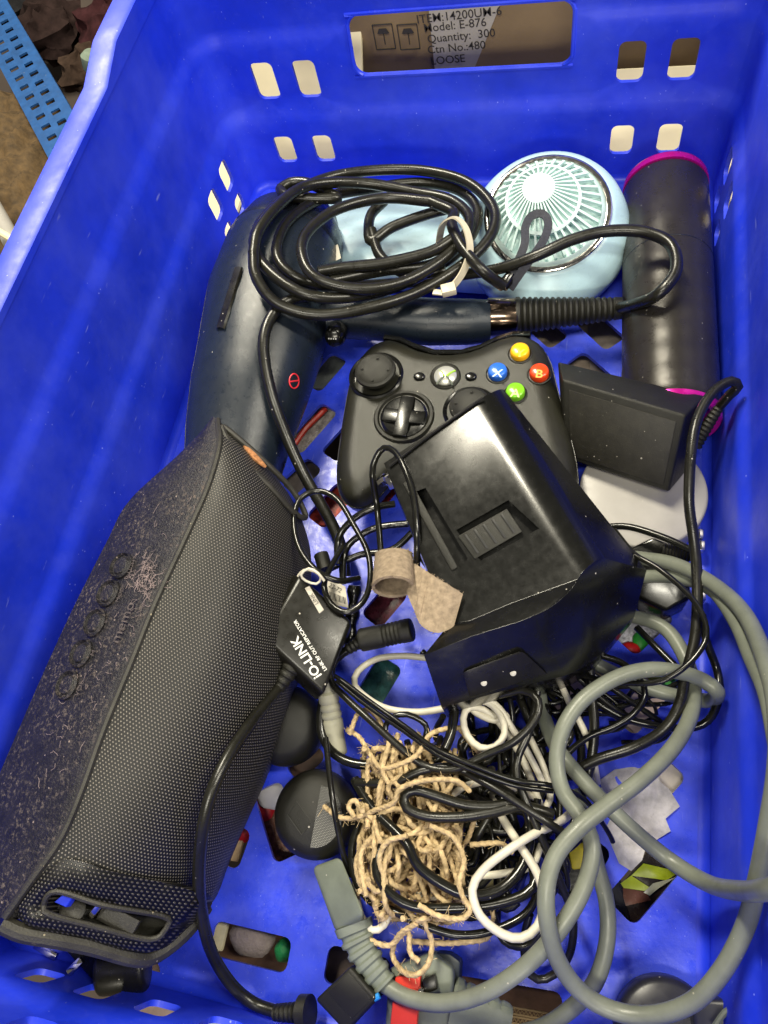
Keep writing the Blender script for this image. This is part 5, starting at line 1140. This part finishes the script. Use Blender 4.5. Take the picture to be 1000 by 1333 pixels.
mb = MB(); tq = [P(*p) for p in ((550, 1275, 3.05), (566, 1268, 3.1), (570, 1288, 3.05), (552, 1296, 3.0))]; hexa(mb, tq, [p - V((0, 0, .5)) for p in tq], .06, 2); build('slot_block', mb, BLK, gp_)
mb = MB(); n = 20; c0 = P(588, 1306, 1.6); c1 = P(665, 1330, 1.4)
loft(mb, [(c0.lerp(c1, k / n), (1.15 - .5 * k / n) * (.88 if k % 4 == 0 else 1), (1.1 - .4 * k / n)) for k in range(n + 1)], 18, 3); build('strain_relief', mb, GREYD, gp_, smooth=25)
mb = MB(); lathe(mb, P(548, 1290, 3.1), (0, 0, 1), [(0, 0), (.16, 0), (.12, .12), (0, .14)], 12); build('screw', mb, CHROME, gp_)
mb = MB(); tq = [P(*p) for p in ((566, 1240, 1.9), (586, 1242, 1.9), (600, 1252, 1.8), (598, 1290, 1.6), (580, 1290, 1.6))]; nq = 5
solid(mb, tq + [p - V((0, 0, 1.4)) for p in tq], [tuple(range(nq)), tuple(reversed(range(nq, 2 * nq)))] + [(i, (i + 1) % nq, nq + (i + 1) % nq, nq + i) for i in range(nq)], .15, 2); build('back_shell', mb, mat('dark_slate_shell', (.03, .04, .05), .45), gp_)
# black dish, lower right
dsh = thing('black_dish', 'smooth black domed dish at bottom right under grey cord', 'dish', P(870, 1330, 0))
dc = P(868, 1345, .9); dr = 66 / K(dc)
mb = MB(); lathe(mb, V((dc.x, dc.y, .05)), (0, 0, 1), [(dr * .9, 0), (dr, .3), (dr, 1.0), (dr * .96, 1.35), (dr * .85, 1.5), (dr * .5, 1.6), (0, 1.62)], 64); build('dome', mb, mat('smooth_black', (.018, .018, .026), .35, var=.1, dust=.1), dsh, smooth=60)
bk = thing('black_bracket', 'dark angular bracket with cream lip at the bottom right corner', 'bracket', P(935, 1325, 0))
mb = MB(); tq = [P(*p) for p in ((900, 1300, 2.4), (955, 1302, 3.0), (958, 1345, 3.0), (905, 1350, 2.4))]; hexa(mb, tq, [p - V((0, 0, 2.2)) for p in tq], .2, 3); build('block', mb, mat('bluish_black', (.016, .017, .03), .4), bk)
mb = MB(); tube(mb, catmull([P(928, 1340, 3.2), P(944, 1318, 3.3), (P(958, 1312, 3.3)), P(964, 1325, 3.3), P(960, 1345, 3.2)], .2), .13, 8); build('lip', mb, GREYD, bk)
# plug under the speaker end
up_ = thing('black_wall_plug', 'black wall plug with steel pin under the near end of speaker', 'plug', P(150, 1260, 0))
mb = MB(); tq = [P(*p) for p in ((78, 1232, 2.6), (120, 1228, 3.4), (190, 1250, 3.0), (168, 1276, 2.4), (130, 1290, 2.0))]; nq = 5
solid(mb, tq + [p - V((0, 0, 1.8)) for p in tq], [tuple(range(nq)), tuple(reversed(range(nq, 2 * nq)))] + [(i, (i + 1) % nq, nq + (i + 1) % nq, nq + i) for i in range(nq)], .25, 3); build('plug_body', mb, BLK, up_)
mb = MB(); loft(mb, rounded(PS([(135, 1265, 2.4, 28, .8), (185, 1255, 2.2, 32, .7)]), .3), 24); build('plug_cap', mb, BLK, up_, smooth=60)
mb = MB(); box(mb, P(98, 1258, 2.9), V((.25, .35, 0)), V((-.14, .1, 0)), V((0, 0, .12)), .03); build('pin', mb, CHROME, up_)
mb = MB(); box(mb, P(60, 1238, 1.2), V((.7, -.15, 0)), V((.04, .18, 0)), V((0, 0, .12)), .04); tag(build('metal_strip', mb, CHROME), 'small steel strip under the left corner of speaker end', 'metal strip')
# black wall adapter right of cradle
ad = thing('black_wall_adapter', 'black block adapter between cradle and right wall under grey cord', 'power adapter', P(860, 760, 0))
mb = MB(); tq = [P(*p) for p in ((805, 720, 2.6), (850, 698, 3.2), (896, 716, 3.2), (900, 778, 2.6), (868, 796, 2.2), (812, 770, 2.0))]; nq = 6
solid(mb, tq + [V((p.x, p.y, .15)) for p in tq], [tuple(range(nq)), tuple(reversed(range(nq, 2 * nq)))] + [(i, (i + 1) % nq, nq + (i + 1) % nq, nq + i) for i in range(nq)], .2, 3); build('case', mb, BLKG, ad)
mb = MB(); n = 18; c0 = P(862, 716, 3.5); c1 = P(900, 722, 3.5)
loft(mb, [(c0.lerp(c1, k / n), .42 * (1 if k % 2 else .84), .42 * (1 if k % 2 else .84)) for k in range(n + 1)], 14); build('strain_relief', mb, BLKM, ad, smooth=25)
for px, py in ((911, 697), (913, 712), (914, 776)):
    mb = MB(); box(mb, P(px, py, .9), V((.16, 0, 0)), V((0, .3, 0)), V((0, 0, .3)), .05); build('steel_pin', mb, CHROME, ad)
# ------------------------------------------------------------------ jute twine
random.seed(42); mb = MB()
TW = [[(422, 1050, 3.4), (442, 1064, 3.9), (464, 1064, 4.0), (490, 1054, 4.6), (512, 1045, 5.2), (522, 1026, 5.4), (554, 1016, 5.4), (592, 1016, 5.0), (612, 1030, 4.4)],
      [(462, 1064, 4.2), (454, 1050, 4.2), (462, 1042, 4.2), (472, 1056, 4.2), (486, 1066, 4.4)],
      [(455, 956, 4.0), (467, 928, 4.3), (483, 926, 4.3), (499, 946, 4.5), (506, 968, 4.8), (498, 1000, 4.9), (506, 1020, 4.8)],
      [(452, 950, 3.6), (468, 960, 4.0), (484, 985, 4.4), (500, 1000, 4.9), (540, 985, 5.2), (562, 955, 4.6), (600, 948, 4.2), (612, 966, 3.8)],
      [(542, 1202, 4.3), (519, 1218, 3.6), (511, 1242, 2.8), (524, 1264, 3.4), (542, 1269, 3.7), (558, 1254, 3.7), (562, 1226, 3.6), (553, 1202, 4.0), (546, 1180, 4.2)],
      [(470, 1160, 3.0), (459, 1176, 3.0), (461, 1199, 3.0), (477, 1220, 3.0), (506, 1231, 3.2), (530, 1212, 3.6), (534, 1240, 3.6), (546, 1252, 3.6)],
      [(530, 1225, 3.0), (574, 1228, 3.0), (610, 1226, 2.8), (636, 1219, 2.6), (642, 1190, 2.6), (630, 1165, 2.8)],
      [(500, 1085, 4.4), (482, 1092, 4.4), (470, 1112, 4.4), (474, 1140, 4.4), (490, 1160, 4.5), (502, 1150, 4.6), (494, 1120, 4.8), (504, 1096, 5.0), (530, 1088, 5.2)],
      [(506, 1090, 4.2), (476, 1100, 4.2), (464, 1122, 4.1), (470, 1152, 4.0), (492, 1175, 4.0)],
      [(603, 1170, 5.1), (612, 1184, 5.0), (600, 1196, 4.9), (570, 1192, 4.9), (545, 1178, 4.8)],
      [(560, 1075, 4.9), (590, 1090, 5.0), (604, 1120, 5.0), (598, 1150, 5.1), (606, 1176, 5.0)],
      [(612, 1100, 3.8), (650, 1098, 3.8), (668, 1110, 3.6)], [(600, 950, 4.0), (615, 970, 4.0), (628, 985, 3.6)]]
for k in range(78):
    cx, cy_ = random.gauss(542, 31), random.gauss(1080, 56); a0 = random.random() * 6.3; pts = []
    lx, ly = random.uniform(16, 46), random.uniform(30, 66); lo_, hi_ = random.uniform(466, 490), random.uniform(585, 622)
    for q in range(random.randint(4, 8)):
        a0 += random.uniform(.6, 1.3)
        x = max(lo_, min(hi_, cx + lx * math.cos(a0))); y = max(975, min(1196, cy_ + ly * math.sin(a0)))
        pts.append((x, y, random.uniform(1.6, 4.7)))
    TW.append(pts)
for k in range(9):
    x0 = random.uniform(505, 560); pts = [(x0 + random.gauss(0, 6), 960 + q * 22 + random.gauss(0, 4), 3.6 + 1.0 * math.sin(q * .7 + k)) for q in range(random.randint(3, 6))]; TW.append(pts)
for pts in TW:
    tube(mb, catmull([P(*p) for p in pts], .08), .125, 12, twist=6.2, lob=3, la=.11)
tw = tag(build('jute_twine', mb, TWINE, smooth=60), 'messy bundle of tan jute twine under the black cords at centre', 'twine')
fz = MB()
allp = [p for pts in TW for p in catmull([P(*p) for p in pts], .12)]
for k in range(5000):
    p = random.choice(allp); d = V((random.gauss(0, 1), random.gauss(0, 1), random.gauss(.2, .8))).normalized(); q = p + d * .15
    tube(fz, [q, q + (d + V((random.gauss(0, .6), random.gauss(0, .6), random.gauss(0, .6)))) * random.uniform(.06, .24)], .011, 3, cap=False)
f_ = build('loose_fibres', fz, TWINE, tw, smooth=0); f_['kind'] = 'stuff'
